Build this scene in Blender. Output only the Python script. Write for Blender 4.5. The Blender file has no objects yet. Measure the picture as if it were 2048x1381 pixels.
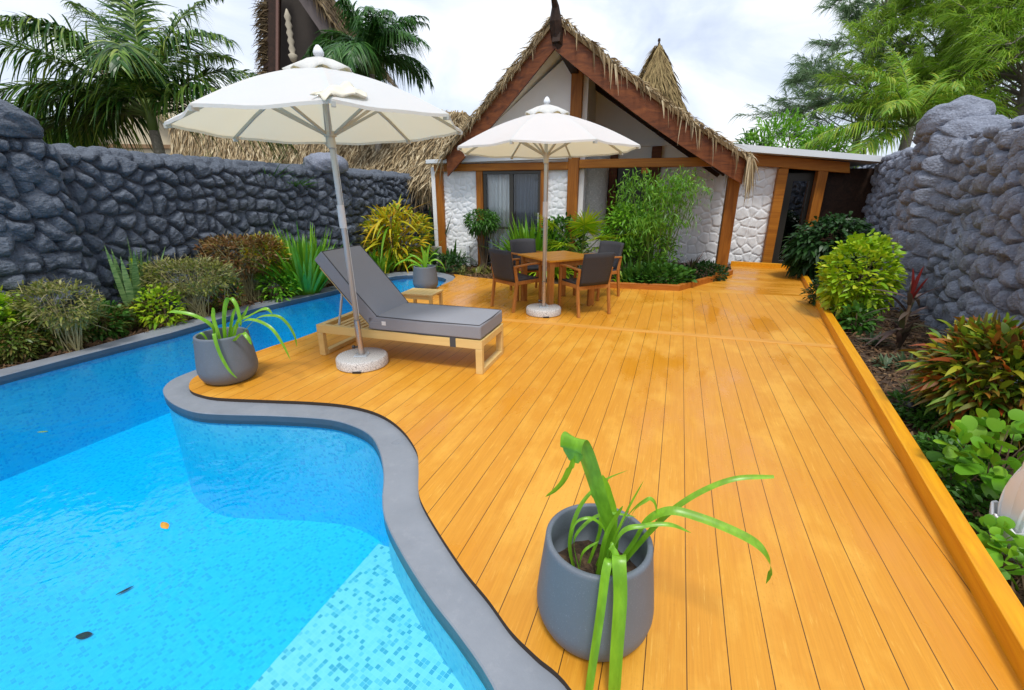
import bpy, bmesh, math, random
import numpy as np
from mathutils import Vector, Matrix
from mathutils.geometry import tessellate_polygon

random.seed(7); RNG = np.random.default_rng(7)
S = bpy.context.scene
R = math.radians

# ------------------------------------------------------------------ camera
CH, F, PITCH = 1.62, 890.0, 18.69
cam_d = bpy.data.cameras.new('camera'); cam = bpy.data.objects.new('camera', cam_d)
S.collection.objects.link(cam); S.camera = cam
cam.location = (0, 0, CH); cam.rotation_euler = (R(90-PITCH), 0, 0)
cam_d.sensor_width = 36; cam_d.lens = 36*F/2048; cam_d.clip_start = .05; cam_d.clip_end = 800

# ------------------------------------------------------------------ sky and sun
SUN_EL, SUN_AZ = 63, 182          # azimuth clockwise from +Y: the veiled sun stands high behind the viewer
W = bpy.data.worlds.new('World'); S.world = W; W.use_nodes = True
wn = W.node_tree; wn.nodes.clear()
wo = wn.nodes.new('ShaderNodeOutputWorld'); wb = wn.nodes.new('ShaderNodeBackground')
sk = wn.nodes.new('ShaderNodeTexSky'); sk.sky_type = 'NISHITA'; sk.sun_disc = False
sk.sun_elevation = R(SUN_EL); sk.sun_rotation = R(SUN_AZ); sk.dust_density = 2.0
tc = wn.nodes.new('ShaderNodeTexCoord'); mp = wn.nodes.new('ShaderNodeMapping'); mp.inputs['Scale'].default_value = (1, 1, 1.9)
nz = wn.nodes.new('ShaderNodeTexNoise'); nz.inputs['Scale'].default_value = 3.1; nz.inputs['Detail'].default_value = 7; nz.inputs['Roughness'].default_value = .52
nz.inputs['Distortion'].default_value = .6
rp = wn.nodes.new('ShaderNodeValToRGB')
rp.color_ramp.elements[0].position = .34; rp.color_ramp.elements[0].color = (5.4, 6.1, 7.4, 1)
rp.color_ramp.elements[1].position = .62; rp.color_ramp.elements[1].color = (9.0, 9.3, 9.8, 1)
e = rp.color_ramp.elements.new(.46); e.color = (6.6, 7.3, 8.6, 1)
mx = wn.nodes.new('ShaderNodeMix'); mx.data_type = 'RGBA'; mx.inputs[0].default_value = .9
wn.links.new(tc.outputs['Generated'], mp.inputs[0]); wn.links.new(mp.outputs[0], nz.inputs['Vector'])
wn.links.new(nz.outputs[0], rp.inputs[0]); wn.links.new(sk.outputs[0], mx.inputs[6]); wn.links.new(rp.outputs[0], mx.inputs[7])
wn.links.new(mx.outputs[2], wb.inputs[0]); wb.inputs[1].default_value = .1; wn.links.new(wb.outputs[0], wo.inputs[0])
sd = bpy.data.lights.new('sun', 'SUN'); sun = bpy.data.objects.new('sun', sd); S.collection.objects.link(sun)
sd.energy = 2.0; sd.angle = R(12); sd.color = (1, .97, .92)
sdir = Vector((math.sin(R(SUN_AZ))*math.cos(R(SUN_EL)), math.cos(R(SUN_AZ))*math.cos(R(SUN_EL)), math.sin(R(SUN_EL))))
sun.rotation_euler = sdir.to_track_quat('Z', 'Y').to_euler(); sun.location = (0, 0, 30)
S.view_settings.view_transform = 'Standard'; S.view_settings.look = 'None'
S.view_settings.exposure = 0.42; S.view_settings.gamma = 1
S.cycles.max_bounces = 6; S.cycles.volume_bounces = 0; S.cycles.transparent_max_bounces = 8; S.cycles.caustics_reflective = False; S.cycles.caustics_refractive = False

# ------------------------------------------------------------------ measuring helpers
cp, sp = math.cos(R(PITCH)), math.sin(R(PITCH))
def ray(px, py):
    u = (px-1024)/F; v = (690.5-py)/F
    return Vector((u, cp+v*sp, -sp+v*cp))
def G(px, py, z=0.0):                     # point on the level z
    d = ray(px, py); t = (z-CH)/d.z
    return Vector((d.x*t, d.y*t, z))
def P(px, py, Y):                         # point at the distance Y
    d = ray(px, py); t = Y/d.y
    return Vector((d.x*t, Y, CH+d.z*t))

# ------------------------------------------------------------------ object helpers
def tag(o, label=None, cat=None, group=None, kind=None):
    if label: o['label'] = label
    if cat: o['category'] = cat
    if group: o['group'] = group
    if kind: o['kind'] = kind
    return o
def thing(name, label, cat, loc=(0, 0, 0), rz=0, group=None):
    o = bpy.data.objects.new(name, None); S.collection.objects.link(o)
    o.empty_display_size = .2
    o.location = loc; o.rotation_euler = (0, 0, rz)
    return tag(o, label, cat, group)
def copy_tree(o, parent=None):
    c = o.copy(); S.collection.objects.link(c); c.parent = parent
    for ch in [x for x in S.objects if x.parent == o]:
        copy_tree(ch, c)
    return c

class MB:
    def __init__(s): s.v = []; s.f = []; s.mi = []; s.n = 0; s.cur = 0
    def add(s, verts, faces):
        b = s.n; s.v.extend([tuple(map(float, p)) for p in verts]); s.n += len(verts)
        for f in faces: s.f.append(tuple(i+b for i in f)); s.mi.append(s.cur)
        return s
    def arr(s, V, Q):                      # numpy verts (n,3) and faces (m,k)
        b = s.n; s.v.extend(map(tuple, V.tolist())); s.n += len(V)
        q = (Q+b).tolist(); s.f.extend(map(tuple, q)); s.mi.extend([s.cur]*len(q))
        return s
    def box(s, x0, x1, y0, y1, z0, z1, M=None):
        vs = [Vector(p) for p in ((x0,y0,z0),(x1,y0,z0),(x1,y1,z0),(x0,y1,z0),(x0,y0,z1),(x1,y0,z1),(x1,y1,z1),(x0,y1,z1))]
        if M: vs = [M @ p for p in vs]
        return s.add(vs, [(3,2,1,0),(4,5,6,7),(0,1,5,4),(1,2,6,5),(2,3,7,6),(3,0,4,7)])
    def bar(s, p, q, w, h, up=(0, 0, 1), w2=None, h2=None):   # rectangular bar p->q
        p, q = Vector(p), Vector(q); t = (q-p).normalized(); up = Vector(up)
        a = t.cross(up)
        if a.length < 1e-4: a = t.cross(Vector((1, 0, 0)))
        a.normalize(); b = a.cross(t).normalized(); w2 = w2 or w; h2 = h2 or h
        vs = [p+a*(i*w/2)+b*(j*h/2) for i, j in ((-1,-1),(1,-1),(1,1),(-1,1))] + [q+a*(i*w2/2)+b*(j*h2/2) for i, j in ((-1,-1),(1,-1),(1,1),(-1,1))]
        return s.add(vs, [(3,2,1,0),(4,5,6,7),(0,1,5,4),(1,2,6,5),(2,3,7,6),(3,0,4,7)])
    def tube(s, pts, rad, n=8, cap=True):
        pts = [Vector(p) for p in pts]
        if not hasattr(rad, '__len__'): rad = [rad]*len(pts)
        b = []; prev = None
        for i, p in enumerate(pts):
            t = (pts[min(i+1, len(pts)-1)]-pts[max(i-1, 0)]).normalized()
            if prev is None:
                a = t.cross(Vector((0, 1, 0)))
                if a.length < .1: a = t.cross(Vector((1, 0, 0)))
            else: a = prev - t*prev.dot(t)
            a.normalize(); prev = a; c = t.cross(a)
            for k in range(n):
                an = 2*math.pi*k/n; b.append(p+(a*math.cos(an)+c*math.sin(an))*rad[i])
        fs = []
        for i in range(len(pts)-1):
            for k in range(n):
                fs.append((i*n+k, i*n+(k+1) % n, (i+1)*n+(k+1) % n, (i+1)*n+k))
        if cap:
            fs.append(tuple(range(n-1, -1, -1))); fs.append(tuple((len(pts)-1)*n+k for k in range(n)))
        return s.add(b, fs)
    def lathe(s, prof, n=32, c=(0, 0, 0), closed=False):
        c = Vector(c); b = []; m = len(prof)
        for r, z in prof:
            for k in range(n):
                an = 2*math.pi*k/n; b.append(c+Vector((r*math.cos(an), r*math.sin(an), z)))
        fs = []
        for i in range(m if closed else m-1):
            j = (i+1) % m
            for k in range(n): fs.append((i*n+k, i*n+(k+1) % n, j*n+(k+1) % n, j*n+k))
        if not closed:
            fs.append(tuple(range(n-1, -1, -1))); fs.append(tuple((m-1)*n+k for k in range(n)))
        return s.add(b, fs)
    def prism(s, poly, z0, z1, top=True, bottom=True):
        n = len(poly); vs = [(p[0], p[1], z0) for p in poly]+[(p[0], p[1], z1) for p in poly]
        area = sum(poly[i][0]*poly[(i+1) % n][1]-poly[(i+1) % n][0]*poly[i][1] for i in range(n))
        fs = []
        c0 = s.cur
        sides = [(i, (i+1) % n, n+(i+1) % n, n+i) if area > 0 else (n+i, n+(i+1) % n, (i+1) % n, i) for i in range(n)]
        if top: fs.append(tuple(range(n, 2*n)) if area > 0 else tuple(range(2*n-1, n-1, -1)))
        if bottom: fs.append(tuple(range(n-1, -1, -1)) if area > 0 else tuple(range(n)))
        return s.add(vs, fs+sides)
    def build(s, name, mats, parent=None, smooth=False, bevel=0, segs=2, loc=None):
        me = bpy.data.meshes.new(name); me.from_pydata(s.v, [], s.f)
        if not isinstance(mats, (list, tuple)): mats = [mats]
        for m in mats: me.materials.append(m)
        if len(mats) > 1: me.polygons.foreach_set('material_index', s.mi)
        if smooth: me.polygons.foreach_set('use_smooth', [True]*len(me.polygons))
        me.update()
        o = bpy.data.objects.new(name, me); S.collection.objects.link(o)
        if parent: o.parent = parent
        if loc is not None: o.location = loc
        if bevel:
            b = o.modifiers.new('bevel', 'BEVEL'); b.width = bevel; b.segments = segs; b.limit_method = 'ANGLE'; b.angle_limit = R(35)
            if segs > 1: me.polygons.foreach_set('use_smooth', [True]*len(me.polygons)); b.harden_normals = True
        return o

# ------------------------------------------------------------------ materials
class NT:
    def __init__(s, name):
        s.m = bpy.data.materials.new(name); s.m.use_nodes = True; s.t = s.m.node_tree; s.t.nodes.clear()
        s.out = s.t.nodes.new('ShaderNodeOutputMaterial'); s.tc = None
    def n(s, typ, ins=None, **kw):
        nd = s.t.nodes.new('ShaderNode'+typ)
        for k, v in kw.items(): setattr(nd, k, v)
        for k, v in (ins or {}).items():
            if isinstance(v, bpy.types.NodeSocket): s.t.links.new(v, nd.inputs[k])
            else: nd.inputs[k].default_value = v
        return nd
    def link(s, a, b): s.t.links.new(a, b)
    def obj(s, scale=(1, 1, 1), rot=(0, 0, 0)):
        if not s.tc: s.tc = s.n('TexCoord')
        return s.n('Mapping', {0: s.tc.outputs['Object'], 'Scale': scale, 'Rotation': rot}).outputs[0]
    def noise(s, vec, scale, detail=4, rough=.55, dist=0):
        return s.n('TexNoise', {'Vector': vec, 'Scale': scale, 'Detail': detail, 'Roughness': rough, 'Distortion': dist}).outputs[0]
    def ramp(s, fac, stops, interp='LINEAR'):
        r = s.n('ValToRGB', {0: fac}); cr = r.color_ramp; cr.interpolation = interp
        while len(cr.elements) < len(stops): cr.elements.new(.5)
        for el, (p, c) in zip(cr.elements, stops):
            el.position = p; el.color = (*c, 1) if len(c) == 3 else c
        return r.outputs[0]
    def mix(s, f, a, b, mode='MIX'):
        nd = s.n('Mix', data_type='RGBA', blend_type=mode)
        for i, v in ((0, f), (6, a), (7, b)):
            if isinstance(v, bpy.types.NodeSocket): s.t.links.new(v, nd.inputs[i])
            elif i == 0: nd.inputs[0].default_value = v
            else: nd.inputs[i].default_value = (*v, 1)
        return nd.outputs[2]
    def math(s, op, a, b=0.0, c=None):
        nd = s.n('Math', operation=op)
        for i, v in enumerate((a, b) if c is None else (a, b, c)):
            if isinstance(v, bpy.types.NodeSocket): s.t.links.new(v, nd.inputs[i])
            else: nd.inputs[i].default_value = v
        return nd.outputs[0]
    def bump(s, h, strength=.3, dist=.01):
        return s.n('Bump', {'Height': h, 'Strength': strength, 'Distance': dist}).outputs[0]
    def bsdf(s, col, rough=.6, normal=None, metal=0, spec=.5, **kw):
        b = s.n('BsdfPrincipled')
        for k, v in (('Base Color', col), ('Roughness', rough), ('Metallic', metal), ('Specular IOR Level', spec)):
            if isinstance(v, bpy.types.NodeSocket): s.t.links.new(v, b.inputs[k])
            else: b.inputs[k].default_value = (*v, 1) if k == 'Base Color' else v
        if normal is not None: s.t.links.new(normal, b.inputs['Normal'])
        for k, v in kw.items(): b.inputs[k.replace('_', ' ')].default_value = v
        return b.outputs[0]
    def done(s, sh): s.t.links.new(sh, s.out.inputs[0]); return s.m

def plain(name, col, rough=.6, var=.15, scale=8, metal=0, bump=.1, spec=.5):
    t = NT(name); o = t.obj(); nz = t.noise(o, scale, 5)
    c = t.mix(t.math('MULTIPLY', nz, 1.0), tuple(x*(1-var) for x in col), tuple(min(1, x*(1+var)) for x in col))
    return t.done(t.bsdf(c, rough, t.bump(t.noise(o, scale*8, 3), bump, .004), metal, spec))

def leafmat(name, cols, rough=.42, trans=.3, spec=.4):
    t = NT(name); g = t.n('NewGeometry')
    n = len(cols); c = t.ramp(g.outputs['Random Per Island'], [((i+.0)/max(1, n-1), k) for i, k in enumerate(cols)])
    o = t.obj(); c = t.mix(t.math('MULTIPLY', t.noise(o, 6, 2), .5), c, tuple(x*.55 for x in cols[0]))
    b = t.bsdf(c, rough, None, 0, spec)
    tr = t.n('BsdfTranslucent', {0: c}).outputs[0]
    return t.done(t.n('MixShader', {0: trans, 1: b, 2: tr}).outputs[0])

def woodmat(name, dark, mid, light, axis='z', scale=1.0, rough=.45, rz=0):
    t = NT(name); st = {'x': (.6, 9, 9), 'y': (9, .6, 9), 'z': (9, 9, .6)}[axis]
    ro = t.obj((1, 1, 1), (0, 0, rz)); o = t.n('Mapping', {0: ro, 'Scale': tuple(k*scale for k in st)}).outputs[0]; nz = t.noise(o, 2.2, 6, .6, 1.2)
    c = t.ramp(nz, [(.25, dark), (.5, mid), (.75, light)])
    f = t.noise(t.n('Mapping', {0: ro, 'Scale': tuple(k*scale*4 for k in st)}).outputs[0], 3, 3)
    c = t.mix(t.math('MULTIPLY', f, .35), c, dark)
    return t.done(t.bsdf(c, rough, t.bump(f, .25, .004), 0, .28))

def stonepaint(name, col, col2, rough=.7):
    t = NT(name); o = t.obj()
    a = t.noise(o, 2.5, 6, .6); b = t.noise(o, 28, 8, .7); w = t.noise(t.obj((1, 1, 5)), 16, 4, .6)
    c = t.mix(a, col, col2)
    c = t.mix(t.ramp(b, [(.52, (0, 0, 0)), (.75, (1, 1, 1))]), c, tuple(min(1, x*1.5) for x in col2))
    h = t.math('ADD', t.math('MULTIPLY', b, .7), t.math('MULTIPLY', w, .5))
    pit = t.n('TexVoronoi', {'Vector': o, 'Scale': 34.0}).outputs[0]
    h = t.math('ADD', h, t.math('MULTIPLY', pit, .5))
    return t.done(t.bsdf(c, rough, t.bump(h, .8, .03), 0, .3))
# ------------------------------------------------------------------ shared materials
BTH = R(19.84)                              # heading of the deck boards
def deckmat(name, th, w, off):
    t = NT(name); o = t.obj((1, 1, 1), (0, 0, th)); s = t.n('SeparateXYZ', {0: o})
    a = t.math('DIVIDE', t.math('SUBTRACT', s.outputs[0], off), w)
    idx = t.math('FLOOR', a); fr = t.math('SUBTRACT', a, idx)
    gap = t.math('GREATER_THAN', t.math('ABSOLUTE', t.math('SUBTRACT', fr, .5)), .488)
    rnd = t.n('TexWhiteNoise', {'W': idx}, noise_dimensions='1D').outputs[0]
    vec = t.n('CombineXYZ', {0: t.math('ADD', t.math('MULTIPLY', s.outputs[0], 22.0), t.math('MULTIPLY', rnd, 40.0)), 1: t.math('MULTIPLY', s.outputs[1], 1.1), 2: rnd}).outputs[0]
    grain = t.noise(vec, 1.6, 7, .62, .8)
    fine = t.noise(t.n('CombineXYZ', {0: t.math('MULTIPLY', s.outputs[0], 160.0), 1: t.math('MULTIPLY', s.outputs[1], 3.0), 2: rnd}).outputs[0], 1.0, 3)
    vw = t.n('CombineXYZ', {0: t.math('ADD', t.math('MULTIPLY', s.outputs[0], 2.6), t.math('MULTIPLY', idx, .07)), 1: t.math('ADD', t.math('MULTIPLY', s.outputs[1], 1.0), t.math('MULTIPLY', rnd, .22)), 2: 3.1}).outputs[0]
    wet = t.noise(vw, 1.0, 5, .6)
    big = t.noise(o, .42, 3, .5)
    ws = t.math('ADD', t.math('MULTIPLY', wet, .55), t.math('MULTIPLY', big, .65))
    wetm = t.ramp(ws, [(.59, (0, 0, 0)), (.70, (1, 1, 1))])
    dry = t.mix(grain, (.54, .208, .011), (.72, .350, .037))
    dry = t.mix(t.math('MULTIPLY', rnd, .35), dry, (.60, .25, .026))
    spk = t.ramp(t.noise(o, 55, 3, .7), [(.60, (0, 0, 0)), (.72, (1, 1, 1))])
    dry = t.mix(t.math('MULTIPLY', spk, .22), dry, (.36, .15, .02))
    wc = t.mix(grain, (.54, .200, .011), (.68, .295, .026))
    c = t.mix(wetm, dry, wc); c = t.mix(t.math('MULTIPLY', t.ramp(fine, [(.35, (0, 0, 0)), (.75, (1, 1, 1))]), .30), c, (.40, .15, .012))
    pale = t.ramp(t.noise(t.n('CombineXYZ', {0: t.math('MULTIPLY', s.outputs[0], 60.0), 1: t.math('MULTIPLY', s.outputs[1], 5.0), 2: 5.0}).outputs[0], 1.0, 5, .7), [(.58, (0, 0, 0)), (.72, (1, 1, 1))])
    patch = t.ramp(t.noise(t.n('CombineXYZ', {0: t.math('MULTIPLY', s.outputs[0], 2.2), 1: t.math('MULTIPLY', s.outputs[1], 1.3), 2: t.math('MULTIPLY', rnd, .5)}).outputs[0], 1.0, 5, .62), [(.50, (0, 0, 0)), (.62, (1, 1, 1))])
    c = t.mix(t.math('MULTIPLY', t.math('MULTIPLY', pale, t.math('SUBTRACT', 1.0, wetm)), .45), c, (.86, .53, .115))
    c = t.mix(t.math('MULTIPLY', t.math('MULTIPLY', patch, t.math('SUBTRACT', 1.0, wetm)), .30), c, (.86, .50, .085))
    c = t.mix(t.math('MULTIPLY', t.math('MULTIPLY', patch, t.ramp(t.noise(t.n('CombineXYZ', {0: t.math('MULTIPLY', s.outputs[0], 110.0), 1: t.math('MULTIPLY', s.outputs[1], 45.0)}).outputs[0], 1.0, 3, .7), [(.58, (0, 0, 0)), (.68, (1, 1, 1))])), .35), c, (.34, .13, .012))
    c = t.mix(gap, c, (.05, .022, .008))
    rough = t.mix(wetm, (.44, .44, .44), (.14, .14, .14))
    hgt = t.math('SUBTRACT', t.math('ADD', t.math('MULTIPLY', fine, .25), t.math('MULTIPLY', grain, .25)), t.math('MULTIPLY', gap, 2.0))
    return t.done(t.bsdf(c, rough, t.bump(hgt, .35, .003), 0, .36))
M_deck = deckmat('deck_boards', BTH, .1442, .204)
M_path = deckmat('path_boards', R(19.84+90), .1, .0)
M_kerbwood = woodmat('golden_timber', (.58, .22, .008), (.74, .33, .010), (.84, .44, .018), 'y', 1.0, .42, R(27))
M_edge = plain('deck_edge_dark', (.035, .022, .014), .8)
M_coping = NT('slate_coping'); t = M_coping; o = t.obj()
c = t.mix(t.noise(o, 3, 6, .65), (.17, .19, .222), (.29, .31, .345))
c = t.mix(t.ramp(t.noise(o, 14, 6, .7), [(.55, (0, 0, 0)), (.9, (.5, .5, .5))]), c, (.36, .37, .40))
M_copface = plain('wet_shaded_slate_face', (.055, .085, .12), .35, .2, 6)  # wetness and shadow of the vertical face put into a darker slate
M_coping = t.done(t.bsdf(c, t.ramp(t.noise(o, 1.5, 3), [(.35, (.22,)*3), (.65, (.6,)*3)]), t.bump(t.noise(o, 25, 6, .65), .35, .006), 0, .5))

def tilemat(name, cols, gr):
    t = NT(name); uv = t.n('UVMap').outputs[0]
    sc = t.n('VectorMath', {0: uv, 3: 46.0}, operation='SCALE').outputs[0]
    fl = t.n('VectorMath', {0: sc}, operation='FLOOR').outputs[0]; fr = t.n('VectorMath', {0: sc}, operation='FRACTION').outputs[0]
    rnd = t.n('TexWhiteNoise', {'Vector': fl}, noise_dimensions='2D').outputs[0]
    c = t.ramp(rnd, [(0, cols[0]), (.30, cols[1]), (.55, cols[2]), (.70, cols[3]), (.80, cols[4]), (.92, cols[5])], 'CONSTANT')
    s = t.n('SeparateXYZ', {0: fr})
    g = t.math('MAXIMUM', t.math('ABSOLUTE', t.math('SUBTRACT', s.outputs[0], .5)), t.math('ABSOLUTE', t.math('SUBTRACT', s.outputs[1], .5)))
    gm = t.math('GREATER_THAN', g, .455)
    c = t.mix(gm, c, gr)
    return t.done(t.bsdf(c, .3))
M_tile = tilemat('water_tinted_mosaic', [(.18, .71, .93), (.16, .69, .93), (.13, .66, .92), (.20, .73, .94), (.08, .54, .84), (.11, .59, .87)], (.19, .71, .93))  # bench tile again, bluer and flatter to stand for water tint and blur
M_bench = tilemat('pale_mosaic', [(.40, .74, .88), (.47, .78, .90), (.43, .76, .89), (.27, .64, .82), (.10, .45, .64), (.16, .54, .72)], (.52, .80, .90))

def watermat():
    t = NT('pool_water'); o = t.obj(); 
    h = t.math('ADD', t.math('MULTIPLY', t.noise(o, 2.2, 2, .5, .3), .55), t.math('MULTIPLY', t.noise(o, 13, 3, .5), .14))
    rings = None
    for (px, py, k, r0) in ((455, 1040, 60, .35), (215, 1045, 70, .2), (560, 960, 55, .3), (690, 760, 60, .22), (590, 880, 60, .2), (300, 1180, 65, .25), (650, 1000, 70, .22), (120, 1120, 70, .3)):
        c = G(px, py, -.1)
        d = t.n('VectorMath', {0: o, 1: tuple(c)}, operation='DISTANCE').outputs['Value']
        wv = t.math('MULTIPLY', t.math('SINE', t.math('MULTIPLY', d, k*2.2)), t.math('MAXIMUM', t.math('SUBTRACT', 1.0, t.math('DIVIDE', d, r0)), 0.0))
        rings = wv if rings is None else t.math('ADD', rings, wv)
    h = t.math('ADD', h, t.math('MULTIPLY', rings, .022))
    nb = t.bump(h, .5, .06)
    fr = t.n('Fresnel', {'IOR': 1.36, 'Normal': nb}).outputs[0]
    tr = t.n('BsdfTransparent', {0: (.97, .995, 1, 1)}).outputs[0]
    gl = t.n('BsdfGlossy', {'Color': (1, 1, 1, 1), 'Roughness': .015, 'Normal': nb}).outputs[0]
    m = t.n('MixShader', {0: fr, 1: tr, 2: gl}).outputs[0]
    va = t.n('VolumeAbsorption', {'Color': (.0, .94, .995, 1), 'Density': 1.6}).outputs[0]
    t.link(va, t.out.inputs['Volume'])
    return t.done(m)
M_water = watermat()
M_soil = NT('mulch_soil'); t = M_soil; o = t.obj()
c = t.ramp(t.noise(o, 18, 8, .75), [(.3, (.018, .011, .007)), (.5, (.07, .042, .024)), (.7, (.19, .115, .06))])
M_soil = t.done(t.bsdf(c, .9, t.bump(t.noise(o, 30, 6, .7), .9, .02)))
M_mulch = leafmat('dry_leaf_mulch', [(.05, .028, .015), (.16, .085, .04), (.27, .15, .07), (.09, .045, .02), (.34, .22, .11)], .8, .05)
M_wall = stonepaint('charcoal_stone_paint', (.068, .083, .108), (.135, .155, .19))
M_wallR = stonepaint('lightened_stone_paint', (.165, .182, .232), (.27, .295, .36))  # left wall's paint, lightened to stand for brighter light on the right
M_white = plain('white_stone_paint', (.78, .79, .80), .7, .05, 6, 0, .25)

# ------------------------------------------------------------------ curves
def catmull(pts, per=6):
    pts = [Vector(p) for p in pts]; out = []
    q = [pts[0]*2-pts[1]]+pts+[pts[-1]*2-pts[-2]]
    for i in range(1, len(q)-2):
        for k in range(per):
            u = k/per; a, b, c, d = q[i-1:i+3]
            out.append(.5*((2*b)+(c-a)*u+(2*a-5*b+4*c-d)*u*u+(3*b-a-3*c+d)*u**3))
    out.append(pts[-1]); return out
def resample(pts, n):
    L = [0]
    for a, b in zip(pts, pts[1:]): L.append(L[-1]+(b-a).length)
    out = []; j = 0
    for k in range(n):
        s = L[-1]*k/(n-1)
        while j < len(L)-2 and L[j+1] < s: j += 1
        f = (s-L[j])/max(1e-9, L[j+1]-L[j]); out.append(pts[j].lerp(pts[j+1], min(1, f)))
    return out
def V2(p): return Vector((p[0], p[1], 0))
def GG(lst, z): return [V2(G(x, y, z)) for x, y in lst]
ZC, ZW = -.03, -.086
near_water = catmull([V2((.34, -.9)), V2((.28, .3)), V2((.10, .75))]+GG([(991,1381),(918,1269),(869,1206),(824,1140),(786,1074),(768,1032),(764,994),(767,950),(759,903),(738,868),(694,847),(645,837),(546,831),(435,828),(386,823),(349,809),(330,793),(326,776),(344,759),(374,746),(406,734)], ZC), 6)
deck_edge = catmull([V2((.60, -.9)), V2((.54, .3)), V2((.36, .75))]+GG([(1144,1381),(1071,1311),(1022,1262),(977,1200),(928,1140),(883,1074),(848,1015),(837,983),(837,940),(832,900),(800,856),(755,827),(694,811),(620,804),(521,800),(435,796),(398,789),(381,781),(378,770),(386,757),(408,744)], 0), 6)
deck_far = GG([(512,704),(546,692),(595,678),(630,665),(881,572)], 0)
far_in = GG([(880,571),(892,562),(888,556),(856,550.5),(807,550.5),(771,556)], ZC)
far_out = GG([(903,571),(911,557),(900,550),(868,544),(807,544),(766,548.6)], ZC)
left_in = GG([(666.6,581.7),(513,616),(342,665),(171,708),(0,752.6)], ZC)
left_out = GG([(649,576.5),(513,605.6),(342,650),(171,698),(0,739)], ZC)
def ext(a, b, Y): k = (Y-b.y)/(b.y-a.y); return b+(b-a)*k
left_in.append(ext(left_in[-3], left_in[-1], -.9)); left_out.append(ext(left_out[-3], left_out[-1], -.9))
rt = Vector((math.cos(BTH), -math.sin(BTH), 0))
far_edge_w = [p-rt*.05 for p in deck_far]
pool = near_water + far_edge_w + catmull(far_in, 4)[1:] + left_in
def offset(poly, d):
    n = len(poly); out = []
    for i in range(n):
        t_ = (poly[(i+1) % n]-poly[i-1]); t_.normalize(); out.append(poly[i]+Vector((t_.y, -t_.x, 0))*d)
    return out
pool_w = offset(pool, .012)

# ------------------------------------------------------------------ ground, pool, deck
hole = offset(pool, .06)
outer = [Vector((-120, -20, 0)), Vector((120, -20, 0)), Vector((120, 400, 0)), Vector((-120, 400, 0))]
tri = tessellate_polygon([outer, hole]); allv = outer+hole
mb = MB(); mb.add([(p.x, p.y, -.07) for p in allv], [tuple(reversed(q)) if ((allv[q[1]]-allv[q[0]]).cross(allv[q[2]]-allv[q[0]])).z < 0 else tuple(q) for q in tri])
tag(mb.build('garden_soil', M_soil), kind='structure')
# pool basin with UVs in metres
def uvmesh(name, verts, faces, uvs, mats):
    me = bpy.data.meshes.new(name); me.from_pydata([tuple(v) for v in verts], [], faces); me.materials.append(mats)
    uvl = me.uv_layers.new(name='UVMap')
    for p in me.polygons:
        for li, vi in zip(p.loop_indices, p.vertices): uvl.data[li].uv = uvs[p.index][vi] if isinstance(uvs, dict) else uvs[vi]
    o = bpy.data.objects.new(name, me); S.collection.objects.link(o); return o
ZF = -1.05
vs, fs, uv = [], [], []
s_ = 0; n = len(pool_w)
for i in range(n+1):
    p = pool_w[i % n]
    if i: s_ += (p-pool_w[i-1]).length
    vs += [(p.x, p.y, ZC-.05), (p.x, p.y, ZF)]; uv += [(s_, 0), (s_, ZF)]
fs = [(2*i, 2*i+2, 2*i+3, 2*i+1) for i in range(n)]
fb = len(vs); vs += [(p.x, p.y, ZF) for p in pool_w]; 
c20, s20 = math.cos(R(32)), math.sin(R(32))
uv += [(p.x*c20-p.y*s20, p.x*s20+p.y*c20) for p in pool_w]; fs.append(tuple(range(fb, fb+n)))
tag(uvmesh('pool_basin', vs, fs, uv, M_tile), kind='structure')
ZL = -.36
a_, b_ = V2(G(757, 1088, ZL)), V2(G(497, 1381, ZL)); dv = (b_-a_).normalized(); nv = Vector((-dv.y, dv.x, 0))
A0, B0 = a_-dv*.0, a_+dv*3.4
led = [A0, B0, B0+nv*3, A0+nv*1.6]
vs = [(p.x, p.y, ZL) for p in led]+[(A0.x, A0.y, ZL), (B0.x, B0.y, ZL), (A0.x, A0.y, ZF), (B0.x, B0.y, ZF)]
uv = [(p.x*c20-p.y*s20, p.x*s20+p.y*c20) for p in led]+[(0, 0), (3.4, 0), (0, ZF), (3.4, ZF)]
tag(uvmesh('pool_bench', vs, [(0, 1, 2, 3), (4, 6, 7, 5)], uv, M_bench), kind='structure')
mb = MB(); mb.prism(offset(pool, .035), -1.12, ZW)
tag(mb.build('water', M_water), kind='structure')

face = []
def coping_strip(inner, outr, mb):
    m = max(len(inner), 60); a = resample(inner, m); b = resample(outr, m); vs = []
    for p, q in zip(a, b):
        d = (q-p).normalized()
        vs += [(p.x, p.y, ZC-.088), (p.x, p.y, ZC-.008), (p.x+d.x*.008, p.y+d.y*.008, ZC), (q.x-d.x*.005, q.y-d.y*.005, ZC), (q.x, q.y, ZC-.008), (q.x, q.y, ZC-.088)]
    fs = []
    for i in range(m-1):
        for k in range(5): fs.append((i*6+k, i*6+k+1, i*6+k+7, i*6+k+6)); face.append(1 if k == 0 else 0)
        fs.append((i*6+5, i*6, i*6+6, i*6+11)); face.append(1)
    mb.add(vs, fs)
mb = MB()
de = resample(deck_edge, 160); nw = resample(near_water, 160)
coping_strip(nw+[p for p in far_edge_w], [p+(p-q).normalized()*.03 for p, q in zip(de, nw)]+[p+rt*.03 for p in deck_far], mb)
# fix far coping
coping_strip(catmull(far_in, 4)+left_in, catmull(far_out, 4)+left_out, mb)
mb.mi = face; o_ = mb.build('pool_coping', [M_coping, M_copface]); tag(o_, kind='structure')
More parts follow.
